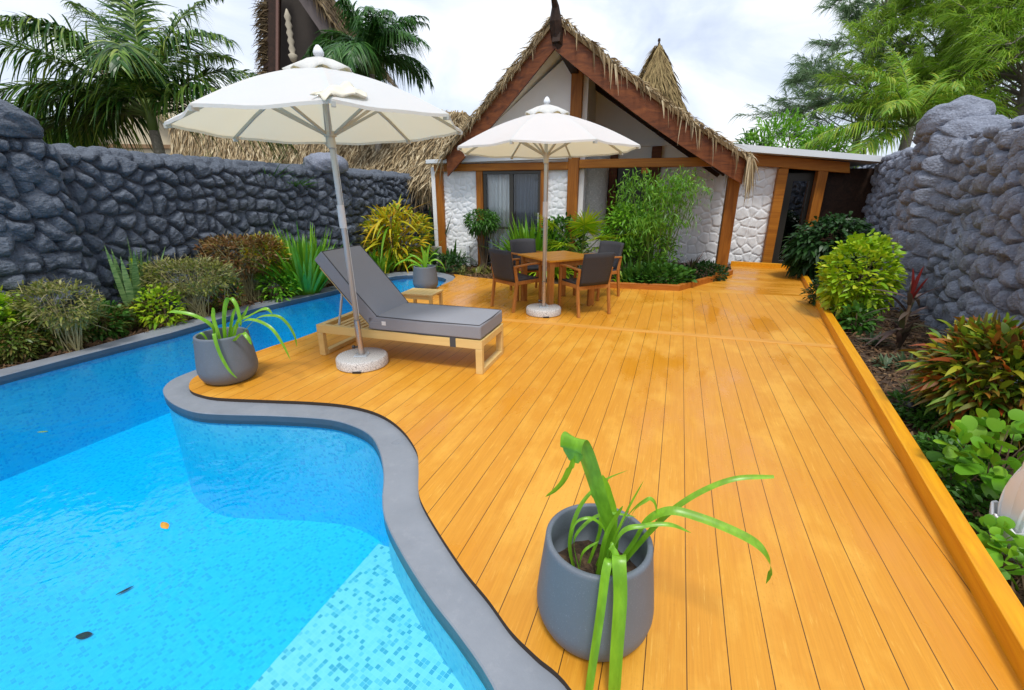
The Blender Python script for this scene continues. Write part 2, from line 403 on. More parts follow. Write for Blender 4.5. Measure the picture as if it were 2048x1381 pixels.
# deck
kA, kB = V2(G(1740, 813)), V2(G(1595.5, 547)); kd = (kB-kA).normalized(); kn = Vector((kd.y, -kd.x, 0))
def kerb_at(Y): return kA+kd*((Y-kA.y)/kd.y)
back = GG([(905,561.5),(911,555),(907,548.5),(949,554.6),(987,558.5),(1210,576),(1359,582.5)], 0)
Q = V2(G(1616.5, 593.2)); kq = kA+kd*((Q-kA).dot(kd))
deck_poly = deck_edge + deck_far + back + [kq, kerb_at(-.9)]
mb = MB(); mb.cur = 0
np_ = len(deck_poly); ar = sum(deck_poly[i].x*deck_poly[(i+1) % np_].y-deck_poly[(i+1) % np_].x*deck_poly[i].y for i in range(np_))
mb.prism(deck_poly, -.028, 0, bottom=False); mb.mi = [0]+[1]*(len(mb.f)-1)
tag(mb.build('deck', [M_deck, M_edge]), kind='structure')
pth = [back[-1]]+GG([(1439,560),(1465.5,549.5),(1461,531.5),(1591,539)], 0)+[kq]
pth[-2] = kA+kd*((pth[-2]-kA).dot(kd))
mb = MB(); mb.prism(pth, -.028, .0); mb.mi = [0]*len(mb.f)
tag(mb.build('path', M_path), kind='structure')
sa, sb = V2(G(790, 622.5)), V2(G(1689, 695.5)); sdn = (sb-sa).normalized(); sn = Vector((-sdn.y, sdn.x, 0))*.062
mb = MB(); mb.prism([sa-sn, sb-sn, sb+sn, sa+sn], -.02, .004)
M_seam = woodmat('seam_timber', (.52, .22, .03), (.66, .32, .06), (.78, .42, .10), 'x', 1, .45, R(17))
tag(mb.build('deck_border_board', M_seam), kind='structure')
def kerbmesh(pts, w, z0, z1, mb, side):
    a = [Vector(p) for p in pts]; off = []
    for i, p in enumerate(a):
        ns = []
        for j in (i-1, i):
            if 0 <= j < len(a)-1: d = (a[j+1]-a[j]).normalized(); ns.append(Vector((d.y, -d.x, 0))*side)
        nn = sum(ns, Vector()); nn.normalize(); k = 1/max(.3, nn.dot(ns[0])); off.append(p+nn*w*k)
    for i in range(len(a)-1):
        mb.add([(q.x, q.y, z) for z in (z0, z1) for q in (a[i], a[i+1], off[i+1], off[i])], [(0,1,2,3),(7,6,5,4),(0,4,5,1),(1,5,6,2),(2,6,7,3),(3,7,4,0)])
bx0 = V2(G(1461, 531.5)); bx1 = pth[-2]
mb = MB(); kerbmesh([bx0, bx1, kerb_at(-.9)], .09, -.07, .10, mb, -1)
ko = mb.build('timber_kerb', M_kerbwood, bevel=.006); tag(ko, 'long golden timber kerb edging the right side of the deck', 'kerb')
mb = MB(); kerbmesh([back[5]-(back[6]-back[5])*.55, back[6], pth[1], pth[2]], .09, -.06, .10, mb, -1)
M_kerbred = woodmat('red_timber', (.30, .085, .012), (.42, .14, .022), (.52, .20, .035), 'x', 1, .4, R(10))
tag(mb.build('timber_kerb', M_kerbred, bevel=.006), 'reddish timber kerb boxing in the planted bed beside the dining table', 'kerb')

# ------------------------------------------------------------------ stone walls
def wnoise(U, V, seed, n=6, f=1.0):
    r = np.random.default_rng(seed); out = 0
    for k in range(n):
        an = r.uniform(0, 6.28); fr = f*(1+k*.9)*r.uniform(.7, 1.3); out = out+np.sin((U*math.cos(an)+V*math.sin(an))*fr+r.uniform(0, 6.28))/(1+k*.6)
    return out/2.2
def worley(U, V, seed, jit=.8):
    r = np.random.default_rng(seed); T = 97
    jx, jy, wt, sx = (r.uniform(-.5, .5, (T, T))*jit, r.uniform(-.5, .5, (T, T))*jit, r.uniform(0, .24, (T, T)), r.uniform(.82, 1.22, (T, T)))
    ci, cj = np.floor(U).astype(int), np.floor(V).astype(int)
    F1 = np.full(U.shape, 9.); F2 = np.full(U.shape, 9.); ID = np.zeros(U.shape, int); DX = np.zeros(U.shape); DY = np.zeros(U.shape)
    for di in (-2, -1, 0, 1, 2):
        for dj in (-2, -1, 0, 1, 2):
            i, j = (ci+di) % T, (cj+dj) % T
            dx = U-(ci+di+.5+jx[i, j]); dy = V-(cj+dj+.5+jy[i, j])
            d = np.sqrt((dx*sx[i, j])**2+(dy/sx[i, j])**2)-wt[i, j]
            nw_ = d < F1
            F2 = np.where(nw_, F1, np.minimum(F2, d)); ID = np.where(nw_, i*T+j, ID); DX = np.where(nw_, dx, DX); DY = np.where(nw_, dy, DY); F1 = np.where(nw_, d, F1)
    return F1, F2, ID, DX, DY
def stone_height(U, V, cell, seed, amp, tilt=.15, round_=.52):
    u = U/cell; v = V/cell
    w1 = wnoise(u, v, seed+1, 5, 1.6)*.10; w2 = wnoise(u, v, seed+2, 5, 1.6)*.10
    F1, F2, ID, DX, DY = worley(u+w1, v+w2, seed)
    e = np.clip((F2-F1-.075)/round_, 0, 1); dome = np.sqrt(np.clip(1-(1-e)**2, 0, 1))
    r = np.random.default_rng(seed+9); k = r.uniform(-1, 1, 97*97); tx = r.uniform(-1, 1, 97*97); ty = r.uniform(-1, 1, 97*97)
    return amp*(dome*(1+.30*k[ID]+tilt*(tx[ID]*DX+ty[ID]*DY)*1.6))+amp*(.10*wnoise(u*4, v*4, seed+5, 6, 2.0)+.04*np.abs(wnoise(u*9, v*9, seed+6, 7, 2.0)))*dome
def stone_wall(p0, head, L, H, cell, amp, res, side, seed, pillars=(), z0=-.1, thick=.35):
    na = int(L/res); rr = .13
    prof = []                                  # (forward, z, nf, nz)
    for z in np.arange(0, H-rr, res): prof.append((0, z, 1, 0))
    for k in range(8): an = k/7*math.pi/2; prof.append((-rr+rr*math.cos(an), H-rr+rr*math.sin(an), math.cos(an), math.sin(an)))
    for x in np.arange(rr+.03, thick-rr, .03): prof.append((-x, H, 0, 1))
    for k in range(6): an = k/5*math.pi/2; prof.append((-thick+rr-rr*math.sin(an), H-rr+rr*math.cos(an), -math.sin(an), math.cos(an)))
    for z in np.arange(H-rr-.05, -.01, -.12): prof.append((-thick, z, -1, 0))
    pr = np.array(prof); nb = len(pr)
    bl = np.concatenate([[0], np.cumsum(np.hypot(np.diff(pr[:, 0]), np.diff(pr[:, 1])))])
    a = np.linspace(0, L, na); A, B = np.meshgrid(a, bl, indexing='ij')
    h = stone_height(A, B, cell, seed, amp)
    bulge = np.zeros(na); rise = np.zeros(na)
    for (s, w, pt, up) in pillars:
        k = np.clip((w/2-np.abs(a-s))/.16+.5, 0, 1); k = k*k*(3-2*k); bulge += k*pt; rise += k*up
    h = h*np.where(pr[None, :, 3] > .3, .3, 1)+.02*wnoise(A, B, seed+20, 5, 2.0)
    fw = pr[None, :, 0]+h*pr[None, :, 2]+bulge[:, None]*np.where(pr[None, :, 0] > -.2, 1, 0)
    zz = pr[None, :, 1]*(1+rise[:, None]/H)+h*pr[None, :, 3]+z0
    d = np.array([math.sin(head), math.cos(head)]); f = np.array([math.cos(head), -math.sin(head)])*side
    X = p0[0]+A*d[0]+fw*f[0]; Y = p0[1]+A*d[1]+fw*f[1]
    V = np.stack([X, Y, zz+0*A], -1).reshape(-1, 3)
    i = np.arange(na-1)[:, None]; j = np.arange(nb-1)[None, :]; q = np.stack([i*nb+j, (i+1)*nb+j, (i+1)*nb+j+1, i*nb+j+1], -1).reshape(-1, 4)
    if side < 0: q = q[:, ::-1]
    mb = MB(); mb.arr(V, q)
    mb.add([V[k] for k in range(nb)], [tuple(range(nb))]); mb.add([V[(na-1)*nb+k] for k in range(nb)], [tuple(range(nb))])
    return mb
def boulder(c, rx, ry, rz, seed, rot=0, sub=5, rough=.12):
    bm = bmesh.new(); bmesh.ops.create_icosphere(bm, subdivisions=sub, radius=1)
    V = np.array([v.co[:] for v in bm.verts]); r = np.random.default_rng(seed)
    n_ = wnoise(V[:, 0]*2, V[:, 1]*2+V[:, 2]*1.7, seed, 5, 1.3)*rough+wnoise(V[:, 2]*8, V[:, 0]*8+V[:, 1]*5, seed+3, 6, 1.6)*rough*.18
    V = V*(1+n_[:, None]); V[:, 2] = np.where(V[:, 2] < -.45, -.45+(V[:, 2]+.45)*.4, V[:, 2]); V *= (rx, ry, rz)
    c_, s_ = math.cos(rot), math.sin(rot); V = np.stack([V[:, 0]*c_-V[:, 1]*s_, V[:, 0]*s_+V[:, 1]*c_, V[:, 2]], -1)+np.array(c)
    q = np.array([[v.index for v in f.verts] for f in bm.faces]); bm.free()
    mb = MB(); mb.arr(V, q); return mb
LH, RH = R(19.8), R(27.0)
lw0 = Vector((-6.1, 4.04, 0)); ld = Vector((math.sin(LH), math.cos(LH), 0))
lp0 = lw0-ld*2.2
def lwall_s(px):                                 # distance along the left wall where it crosses column px near eye height
    u = (px-1024)/F; k = u/1.075; Y = (lw0.x-.36*lw0.y)/(k-.36); return (Y-lp0.y)/ld.y
sP = lwall_s(655); sN = lwall_s(8)
wl = stone_wall(lp0, LH, 15.5, 2.26, .205, .115, .017, 1, 11, [(sP, .9, .06, .06), (sN, .8, .20, .08)]).build('stone_wall', M_wall, smooth=True)
tag(wl, 'dark charcoal painted boulder wall along the left side of the pool', 'wall')
pl = lp0+ld*sP; boulder((pl.x-.05, pl.y, 2.20), .40, .50, .26, 4, -LH).build('cap_boulder', M_wallR, wl, True)
pl = lp0+ld*sN; fl = Vector((math.cos(LH), -math.sin(LH), 0))
r_ = random.Random(4); k_ = 0
for dz_, w_ in ((2.20, .34), (1.86, .30), (1.52, .30), (1.20, .28), (.88, .30), (.55, .28), (.2, .3)):
    for ds in ((0,) if dz_ > 2 else (-.26+r_.uniform(-.06, .06), .16+r_.uniform(-.06, .06))):
        q_ = pl+ld*ds+fl*(.06 if k_ else -.08); q_ = q_+fl*(.0 if k_ else .04); boulder((q_.x, q_.y, dz_+(r_.uniform(-.04, .04) if k_ else .14)), .26 if k_ else .36, w_*r_.uniform(.75, 1.0) if k_ else .40, .2*r_.uniform(.85, 1.1) if k_ else .26, 50+k_, -LH, rough=.2).build('cap_boulder' if k_ == 0 else 'bulging_boulder', M_wall, wl, True); k_ += 1
rw0 = Vector((5.76, 5.82, 0)); rd = Vector((math.sin(RH), math.cos(RH), 0)); rp0 = rw0-rd*4.6
sR = (Vector((6.33, 6.94, 0))-rp0).dot(rd)
wr = stone_wall(rp0, RH, 16, 2.53, .215, .125, .017, -1, 31, [(sR, 1.0, .27, .14)]).build('stone_wall', M_wallR, smooth=True)
tag(wr, 'grey boulder wall along the right side of the deck, paint lightened for stronger light', 'wall')
pr_ = rp0+rd*sR; boulder((pr_.x-.10, pr_.y+.02, 2.58), .38, .40, .31, 8, -RH, rough=.15).build('cap_boulder', M_wallR, wr, True)
# ------------------------------------------------------------------ the bungalow
HA = R(15.05); HO = Vector((-1.1, 11.1, 0)); HX = Vector((math.cos(HA), -math.sin(HA), 0)); HY = Vector((math.sin(HA), math.cos(HA), 0))
def hx(px, py, d=0.0):                            # column/row on the plane d metres behind the facade -> (v, z)
    r = ray(px, py); o = Vector((0, 0, CH)); t_ = (d-(o-HO).dot(HY))/r.dot(HY); p = o+r*t_
    return (p-HO).dot(HX), p.z
def hv(px, d=0.0, py=430): return hx(px, py, d)[0]
house = thing('thatched_bungalow', 'white stone bungalow with steep thatched gable, brown timber frame and glass sliding door', 'bungalow', HO, -HA)
M_post = woodmat('brown_post_timber', (.17, .050, .006), (.34, .115, .012), (.46, .175, .020), 'z', .7, .5)
M_beam = woodmat('brown_beam_timber', (.24, .072, .008), (.42, .15, .015), (.54, .215, .024), 'x', .7, .5)
M_barge = woodmat('dark_red_timber', (.06, .018, .007), (.17, .050, .014), (.27, .085, .022), 'x', .5, .5)
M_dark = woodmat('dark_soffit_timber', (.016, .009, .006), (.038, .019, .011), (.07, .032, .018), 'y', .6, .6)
M_cream = plain('cream_wall_paint', (.90, .895, .88), .75, .05, 3, 0, .12)
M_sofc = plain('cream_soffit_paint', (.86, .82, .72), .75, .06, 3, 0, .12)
M_metal = plain('white_roof_metal', (.66, .69, .71), .45, .08, 4, 0, .05)
M_frame = plain('bronze_frame', (.045, .042, .035), .4, .1, 6, .3, .03)
M_void = plain('room_shade', (.035, .032, .03), .9)  # darkness of the unlit rooms is put into this colour
M_thatch = leafmat('thatch_straw', [(.16, .105, .05), (.42, .31, .17), (.60, .48, .29), (.28, .19, .10), (.74, .63, .42), (.46, .35, .20)], .8, .05, .1)
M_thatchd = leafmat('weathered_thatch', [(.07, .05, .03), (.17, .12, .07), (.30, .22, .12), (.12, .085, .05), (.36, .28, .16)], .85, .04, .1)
def glassmat(name, tint, rough=.01, ior=1.5):
    t = NT(name); fr = t.n('Fresnel', {'IOR': ior}).outputs[0]
    tr = t.n('BsdfTransparent', {0: (*tint, 1)}).outputs[0]; gl = t.n('BsdfGlossy', {'Color': (1, 1, 1, 1), 'Roughness': rough}).outputs[0]
    return t.done(t.n('MixShader', {0: fr, 1: tr, 2: gl}).outputs[0])
M_glass = glassmat('window_glass', (.96, .98, .98)); M_glassd = glassmat('screened_glass', (.66, .69, .72), .05); M_glassk = glassmat('dark_glass', (.35, .4, .42), .01, 2.2)

def panel(v0, v1, z0, z1, d, cell, amp, seed, res=.02, round_=.2):
    na, nb = max(2, int((v1-v0)/res)), max(2, int((z1-z0)/res))
    A, B = np.meshgrid(np.linspace(v0, v1, na), np.linspace(z0, z1, nb), indexing='ij')
    h = stone_height(A, B, cell, seed, amp, .1, round_)+.006*wnoise(A*9, B*9, seed+7, 6, 1.5)
    V = np.stack([A, d-h, B], -1).reshape(-1, 3); i = np.arange(na-1)[:, None]; j = np.arange(nb-1)[None, :]
    q = np.stack([i*nb+j, (i+1)*nb+j, (i+1)*nb+j+1, i*nb+j+1], -1).reshape(-1, 4)
    m = MB(); m.arr(V, q); m.box(v0, v1, d+.004, d+.14, z0, z1); return m
zb = hx(1000, 342)[1]; zt = hx(1000, 327)[1]
v_l0, v_l1, v_p2a, v_p2b, v_d1, v_p3b, v_p4a, v_p4b = [hv(x) for x in (875, 889, 954, 967, 1080, 1094, 1133, 1154)]
v5a, v5b = hv(1446), hv(1470)
panel(v_l1-.03, v_p2a+.03, -.06, zb+.03, .06, .13, .014, 41, .014, .7).build('wall', M_white, house, True)
panel(v_p3b-.03, v_p4a+.03, -.06, zb+.03, .06, .13, .014, 43, .014, .7).build('wall', M_white, house, True)
mb = MB(); mb.box(v_l0-.10, v_l0-.003, -.03, 5.5, -.06, zb+.1); mb.build('corner_board', M_white, house, bevel=.006)
for a, b, top in ((v_l0, v_l1, zb), (v_p2a, v_p2b, zb), (v_d1, v_p3b, zb)):
    mb = MB(); mb.box(a, b, -.03, .12, -.06, top-.002); mb.build('post', M_post, house, bevel=.012)
z_ridge_wall = hx(1150, 128)[1]
mb = MB(); mb.box(v_p4a, v_p4b, -.06, .14, -.06, z_ridge_wall); mb.build('post', M_post, house, bevel=.012)
mb = MB(); mb.box(v5a, v5b, -.05, .13, -.06, hx(1470, 334)[1]); mb.build('post', M_post, house, bevel=.014)
mb = MB(); mb.box(v_l0-.02, v_p4a-.003, -.045, .12, zb, zt); mb.build('beam', M_beam, house, bevel=.012)
z2a, z2b = hx(1300, 335)[1], hx(1300, 317)[1]
mb = MB(); mb.box(v_p4b+.003, v5b+.10, -.055, .12, z2a, z2b); mb.build('beam', M_beam, house, bevel=.012)
mb = MB(); mb.box(hv(1275), hv(1289), -.04, .1, z2a-.12, z2a-.003); mb.build('post_stub', M_post, house, bevel=.01)
mb = MB(); mb.bar((v_l0-.15, -.10, zt+.05), (v_p4a-.02, -.10, zt+.10), .16, .085); mb.build('gutter', M_metal, house, bevel=.01)
# sliding door
door = MB(); zs = .04
for a, b, c_, d_ in ((v_p2b+.003, v_d1-.003, zb-.075, zb-.003), (v_p2b+.003, v_d1-.003, -.03, zs)): door.box(a, b, .0, .1, c_, d_)
vm0, vm1 = hv(1018.5), hv(1026); zr = hx(1000, 456)[1]
for a, b in ((v_p2b+.003, v_p2b+.075), (vm0, vm1), (v_d1-.065, v_d1-.003)): door.box(a, b, .012, .09, zs, zb-.075)
door.box(v_p2b+.075, vm0, .03, .07, zr-.03, zr+.02); door.box(vm1, v_d1-.065, .03, .07, zr-.03, zr+.02)
dr = door.build('sliding_door', M_frame, house, bevel=.004)
mb = MB(); mb.box(v_p2b+.07, vm0+.005, .045, .051, zs, zb-.07); mb.build('pane', M_glass, dr)
mb = MB(); mb.box(vm1-.005, v_d1-.06, .045, .051, zs, zb-.07); mb.build('pane', M_glassd, dr)
mb = MB(); mb.bar((v_d1-.04, -.02, 1.0), (v_d1-.04, -.02, 1.22), .02, .03); mb.build('handle', plain('steel', (.6, .6, .6), .3, .05, 5, .9), dr, bevel=.004)
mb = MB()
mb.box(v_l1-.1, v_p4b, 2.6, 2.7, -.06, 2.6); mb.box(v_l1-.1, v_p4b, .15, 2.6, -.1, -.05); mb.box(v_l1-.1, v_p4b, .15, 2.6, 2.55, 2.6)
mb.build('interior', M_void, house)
def curtain(v0, v1, d, z0, z1, name, label, mat, per, seed):
    r = random.Random(seed); n = 90; vs, fs = [], []
    ph = [r.uniform(0, 6) for _ in range(4)]
    for i in range(n+1):
        u = i/n; v = v0+(v1-v0)*u; a = math.sin(u*per*6.28+ph[0])+.45*math.sin(u*per*14+ph[1])+.3*math.sin(u*5+ph[2])
        for z, k in ((z0, 1.2), ((z0+z1)/2, 1.0), (z1, .7)): vs.append((v+.012*math.sin(u*40+ph[3])*k, d+.045*a*k, z))
    for i in range(n):
        for k in range(2): fs.append((i*3+k, i*3+3+k, i*3+4+k, i*3+1+k))
    m = MB(); m.add(vs, fs); o = m.build(name, mat, None, True); o.location = HO; o.rotation_euler = (0, 0, -HA)
    o.modifiers.new('thick', 'SOLIDIFY').thickness = .004
    tag(o, label, 'curtain'); return o
M_curt = plain('sheer_white_fabric', (.93, .95, .95), .9, .04, 10); M_curt2 = plain('grey_fabric', (.78, .82, .86), .9, .05, 10)
curtain(v_p2b+.05, vm1, .22, .02, zb-.05, 'curtain', 'pale sheer curtain hanging behind the left pane of the sliding door', M_curt, 7, 1)
curtain(vm1+.02, v_d1, .24, .02, zb-.05, 'curtain', 'grey curtain hanging behind the darker right pane of the sliding door', M_curt2, 8, 2)
# roof frame: apex juts forward
dA, dL, dR = -1.0, -.25, -.35
Av, Az = hx(1112, 42, dA); Lv, Lz = hx(893, 314, dL); Rv, Rz = hx(1492, 318, dR)
A3, L3, R3 = Vector((Av, dA, Az)), Vector((Lv, dL, Lz)), Vector((Rv, dR, Rz))
DB = 5.5
Ab, Lb, Rb = Vector((Av+.25, DB, z_ridge_wall+.25)), Vector((Lv, DB, Lz)), Vector((Rv, DB, Rz))
def edge(a, b, t, sag): return a.lerp(b, t)-Vector((0, 0, sag*math.sin(math.pi*t)))
NS = 10
def slab(a, b, ab, bb, sag, lo, hi, m, n=NS):
    vs = []
    for i in range(n+1):
        t_ = i/n; f = edge(a, b, t_, sag); k = edge(ab, bb, t_, sag)
        vs += [f+Vector((0, 0, lo)), f+Vector((0, 0, hi)), k+Vector((0, 0, hi)), k+Vector((0, 0, lo))]
    fs = []
    for i in range(n):
        for q in range(4): fs.append((i*4+q, i*4+(q+1) % 4, i*4+4+(q+1) % 4, i*4+4+q))
    fs += [(0, 1, 2, 3), (n*4+3, n*4+2, n*4+1, n*4)]
    m.add(vs, fs)
fwd = Vector((0, .07, 0))
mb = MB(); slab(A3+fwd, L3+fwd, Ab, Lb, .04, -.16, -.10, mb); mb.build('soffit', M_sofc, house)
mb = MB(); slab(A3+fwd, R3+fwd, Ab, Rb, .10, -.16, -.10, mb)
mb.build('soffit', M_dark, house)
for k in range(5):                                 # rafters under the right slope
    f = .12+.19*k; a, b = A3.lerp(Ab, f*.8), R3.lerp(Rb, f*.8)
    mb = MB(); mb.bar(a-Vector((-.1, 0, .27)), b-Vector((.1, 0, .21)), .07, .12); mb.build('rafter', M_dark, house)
def bargeboard(a, b, sag, depth, m):
    vs = []
    for i in range(NS+1):
        p = edge(a, b, i/NS, sag); vs += [p, p-Vector((0, 0, depth)), p+Vector((0, .07, -depth)), p+Vector((0, .07, 0))]
    fs = []
    for i in range(NS):
        for q in range(4): fs.append((i*4+q, i*4+4+q, i*4+4+(q+1) % 4, i*4+(q+1) % 4))
    fs += [(3, 2, 1, 0), (NS*4, NS*4+1, NS*4+2, NS*4+3)]
    m.add(vs, fs)
mb = MB(); bargeboard(A3, L3, .04, .42, mb); mb.build('barge_board', M_barge, house)
mb = MB(); bargeboard(A3, R3, .10, .46, mb); mb.build('barge_board', M_barge, house)
# prow: ridge beam running back to the wall and the upswept finial
zw = hx(1150, 135)
fv, fz = hx(1103, -22, dA-.35)
mb = MB(); mb.bar(A3+Vector((.03, -.05, -.20)), (v_p4a+.08, .0, z_ridge_wall-.02), .15, .30, w2=.16, h2=.36)
mb.tube([A3+Vector((.04, .12, -.4)), A3+Vector((.0, -.06, .0)), A3.lerp(Vector((fv, dA-.35, fz)), .5)+Vector((.02, .05, 0)), (fv, dA-.35, fz)], [.13, .11, .065, .025], 8)
mb.build('ridge_prow', M_dark, house)
# walls up in the gable
def poly_wall(pts, d, th, name, mat):
    m = MB(); n = len(pts); m.add([(v, d, z) for v, z in pts]+[(v, d+th, z) for v, z in pts], [tuple(range(n)), tuple(range(2*n-1, n-1, -1))]+[(i, n+i, n+(i+1) % n, (i+1) % n) for i in range(n)])
    return m.build(name, mat, house)
def roof_z(v, d, right):                           # soffit height over (v, d)
    a, b, ab, bb = (A3, R3, Ab, Rb) if right else (A3, L3, Ab, Lb)
    k = (d-dA)/(DB-dA); r0 = a.lerp(ab, k); e0 = b.lerp(bb, k); t_ = (v-r0.x)/(e0.x-r0.x); return r0.z+(e0.z-r0.z)*t_-.14
vg0 = Lv+.25
poly_wall([(vg0, zt+.01), (v_p4a-.003, zt+.01), (v_p4a-.003, roof_z(min(v_p4a, Av), .1, False)), (vg0, roof_z(vg0, .1, False))], .04, .1, 'gable_wall', M_cream)
bd = 2.0
poly_wall([(v_p4b+.1, 2.35), (Rv-.25, 2.35), (Rv-.25, roof_z(Rv-.25, bd, True)+.05), (v_p4b+.1, roof_z(v_p4b+.1, bd, True)+.05)], bd+.02, .1, 'gable_wall', M_cream)
mb = MB(); mb.box(v_p4b-.02, v_p4b+.10, .141, bd+.02, -.06, z_ridge_wall+.1); mb.build('return_wall', M_cream, house)
zt2 = hx(1300, 288, bd)[1]
mb = MB(); mb.box(hv(1250, bd), hv(1337, bd), bd-.06, bd+.017, zt2-.06, zt2+.03); mb.build('trim', M_cream, house)
vB0, vB1 = hv(1312, bd), hv(1541, bd); zB = hx(1510, 333, bd)[1]
panel(vB0, vB1, -.06, zB, bd-.02, .22, .022, 47, .016, .26).build('wall', M_white, house, True)
for a, b in ((1213, 1228), (1292, 1311)):
    mb = MB(); mb.box(hv(a, bd-.1), hv(b, bd-.1), bd-.14, bd+.01, -.06, zt2-.07); mb.build('post', M_barge, house, bevel=.01)
mb = MB(); mb.box(hv(1228, bd)+.02, hv(1292, bd)-.02, bd+.0, bd+.08, -.06, 2.3); mb.build('back_door', M_frame, house, bevel=.01)
mb = MB(); mb.box(v_p4b, hv(1212, bd), bd+.005, bd+.1, -.06, 2.4); mb.build('wall', M_cream, house)
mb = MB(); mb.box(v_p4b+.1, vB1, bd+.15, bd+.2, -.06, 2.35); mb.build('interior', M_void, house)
# grey column in the porch
gc = thing('stone_column', 'rough grey round column standing inside the porch beside the big nandina bush', 'column', HO+HX*hv(1183, .85)+HY*.85, -HA)
prof = [(.37, -.06), (.37, .5), (.35, .55)]+[(.335+.006*math.sin(i*2.2), .6+i*.1) for i in range(19)]+[(.33, 2.42), (.02, 2.45)]
mb = MB(); mb.lathe([(.02, -.06)]+prof, 36); mb.build('shaft', stonepaint('grey_render', (.34, .33, .32), (.52, .50, .48), .8), gc, True)
# annex
ad = bd+.02
def annex(name, pts_px, d0, d1, mat, bev=.008):
    q = [hx(x, y, d0) for x, y in pts_px]; n = len(q); m = MB()
    m.add([(v, d0, z) for v, z in q]+[(v, d1, z) for v, z in q], [tuple(range(n-1, -1, -1)), tuple(range(n, 2*n))]+[(i, (i+1) % n, n+(i+1) % n, n+i) for i in range(n)])
    return m.build(name, mat, house, bevel=bev)
annex('annex_roof', [(1462, 301), (1772, 325), (1772, 313), (1462, 287)], ad-.55, 6.0, M_metal, 0)
annex('annex_beam', [(1506, 331), (1700, 347), (1700, 325), (1500, 307)], ad-.2, ad-.02, M_beam)
zA = hx(1560, 336, ad-.2)[1]
mb = MB(); a, b = hv(1541, ad-.18), hv(1561, ad-.18); mb.box(a, b, ad-.19, ad+.02, -.06, zA-.01); mb.build('post', M_beam, house, bevel=.014)
mb = MB(); c0_, c1_ = hv(1619, ad-.18), hv(1639, ad-.18); mb.box(c0_, c1_, ad-.19, ad+.02, -.06, zA-.06); mb.build('post', M_post, house, bevel=.014)
mb = MB()
for x0, x1, z0, z1 in ((b+.02, b+.22, -.05, zA-.1), (c0_-.05, c0_+.02, -.05, zA-.1), (b+.2, c0_, zA-.28, zA-.1), (b+.2, c0_, -.05, .06)): mb.box(x0, x1, ad+.1, ad+.18, z0, z1)
ag = mb.build('annex_door', M_frame, house, bevel=.006)
mb = MB(); mb.box(b+.21, c0_-.04, ad+.13, ad+.14, .05, zA-.27); mb.build('pane', M_glassk, ag)
mb = MB(); mb.box(c1_-.02, c1_+1.15, ad+.1, ad+.2, -.06, zA-.02); mb.build('side_panel', M_dark, house)
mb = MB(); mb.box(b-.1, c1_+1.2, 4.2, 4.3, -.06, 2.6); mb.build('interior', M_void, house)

# ------------------------------------------------------------------ thatch
def blades(base, dirs, side, L, Wd, droop, seg=2, prof=(1, .8, .05)):
    base, dirs, side = np.asarray(base, float), np.asarray(dirs, float), np.asarray(side, float); n = len(base)
    dirs /= np.linalg.norm(dirs, axis=1, keepdims=True)+1e-9; side = side-dirs*(side*dirs).sum(1, keepdims=True); side /= np.linalg.norm(side, axis=1, keepdims=True)+1e-9
    L, Wd, droop = [np.broadcast_to(np.asarray(x, float), (n,)) for x in (L, Wd, droop)]
    V = np.zeros((n, (seg+1)*2, 3))
    pk = np.interp(np.linspace(0, 1, seg+1), np.linspace(0, 1, len(prof)), prof)
    for k in range(seg+1):
        t_ = k/seg; c = base+dirs*(L*t_)[:, None]; c[:, 2] -= droop*L*t_*t_
        V[:, 2*k] = c-side*(Wd*pk[k]/2)[:, None]; V[:, 2*k+1] = c+side*(Wd*pk[k]/2)[:, None]
    b = (np.arange(n)*(seg+1)*2)[:, None]
    Q = np.concatenate([b+np.array([[2*k, 2*k+1, 2*k+3, 2*k+2]]) for k in range(seg)], 0)
    return V.reshape(-1, 3), Q
def rvec(n): v = RNG.normal(size=(n, 3)); return v/np.linalg.norm(v, axis=1, keepdims=True)
def thatch(m, e0, e1, r0, r1, n, L=(.3, .6), w=.022, lift=.08, messy=.25):
    e0, e1, r0, r1 = [np.array(Vector(p)[:]) for p in (e0, e1, r0, r1)]
    a = RNG.uniform(0, 1, n); b = RNG.uniform(-.02, 1, n)
    base = (e0*(1-a)[:, None]+e1*a[:, None])*(1-b)[:, None]+(r0*(1-a)[:, None]+r1*a[:, None])*b[:, None]
    dn = (e0-r0)*(1-a)[:, None]+(e1-r1)*a[:, None]; dn /= np.linalg.norm(dn, axis=1, keepdims=True)
    nr = np.cross(e1-e0, r0-e0); nr /= np.linalg.norm(nr); nr = nr*np.sign(nr[2])
    base = base+nr*RNG.uniform(0, lift, n)[:, None]
    d = dn+rvec(n)*messy+nr*RNG.uniform(-.05, .18, n)[:, None]
    sd_ = np.cross(d, nr)+rvec(n)*.5
    m.arr(*blades(base, d, sd_, RNG.uniform(*L, n), w*RNG.uniform(.6, 1.4, n), RNG.uniform(.0, .35, n), 2))
def fringe(m, a, b, n, dirv, L=(.1, .35), w=.03, spread=.5, sag=0, up=0):
    a, b = Vector(a), Vector(b); t_ = RNG.uniform(0, 1, n)
    cl = RNG.uniform(0, 1, 26); pick = RNG.uniform(0, 1, n) < .55; t_ = np.where(pick, np.clip(cl[RNG.integers(0, 26, n)]+RNG.normal(0, .012, n), 0, 1), t_)
    A_, B_ = np.array(a[:]), np.array(b[:]); base = A_*(1-t_)[:, None]+B_*t_[:, None]; base[:, 2] -= sag*np.sin(math.pi*t_)
    base += rvec(n)*(.03, .03, .03)+np.array([0, 0, up])
    d = np.array(dirv)[None, :]+rvec(n)*spread
    m.arr(*blades(base, d, rvec(n), RNG.uniform(*L, n), w*RNG.uniform(.5, 1.3, n), RNG.uniform(.1, .9, n), 3, (1, .9, .6, .1)))
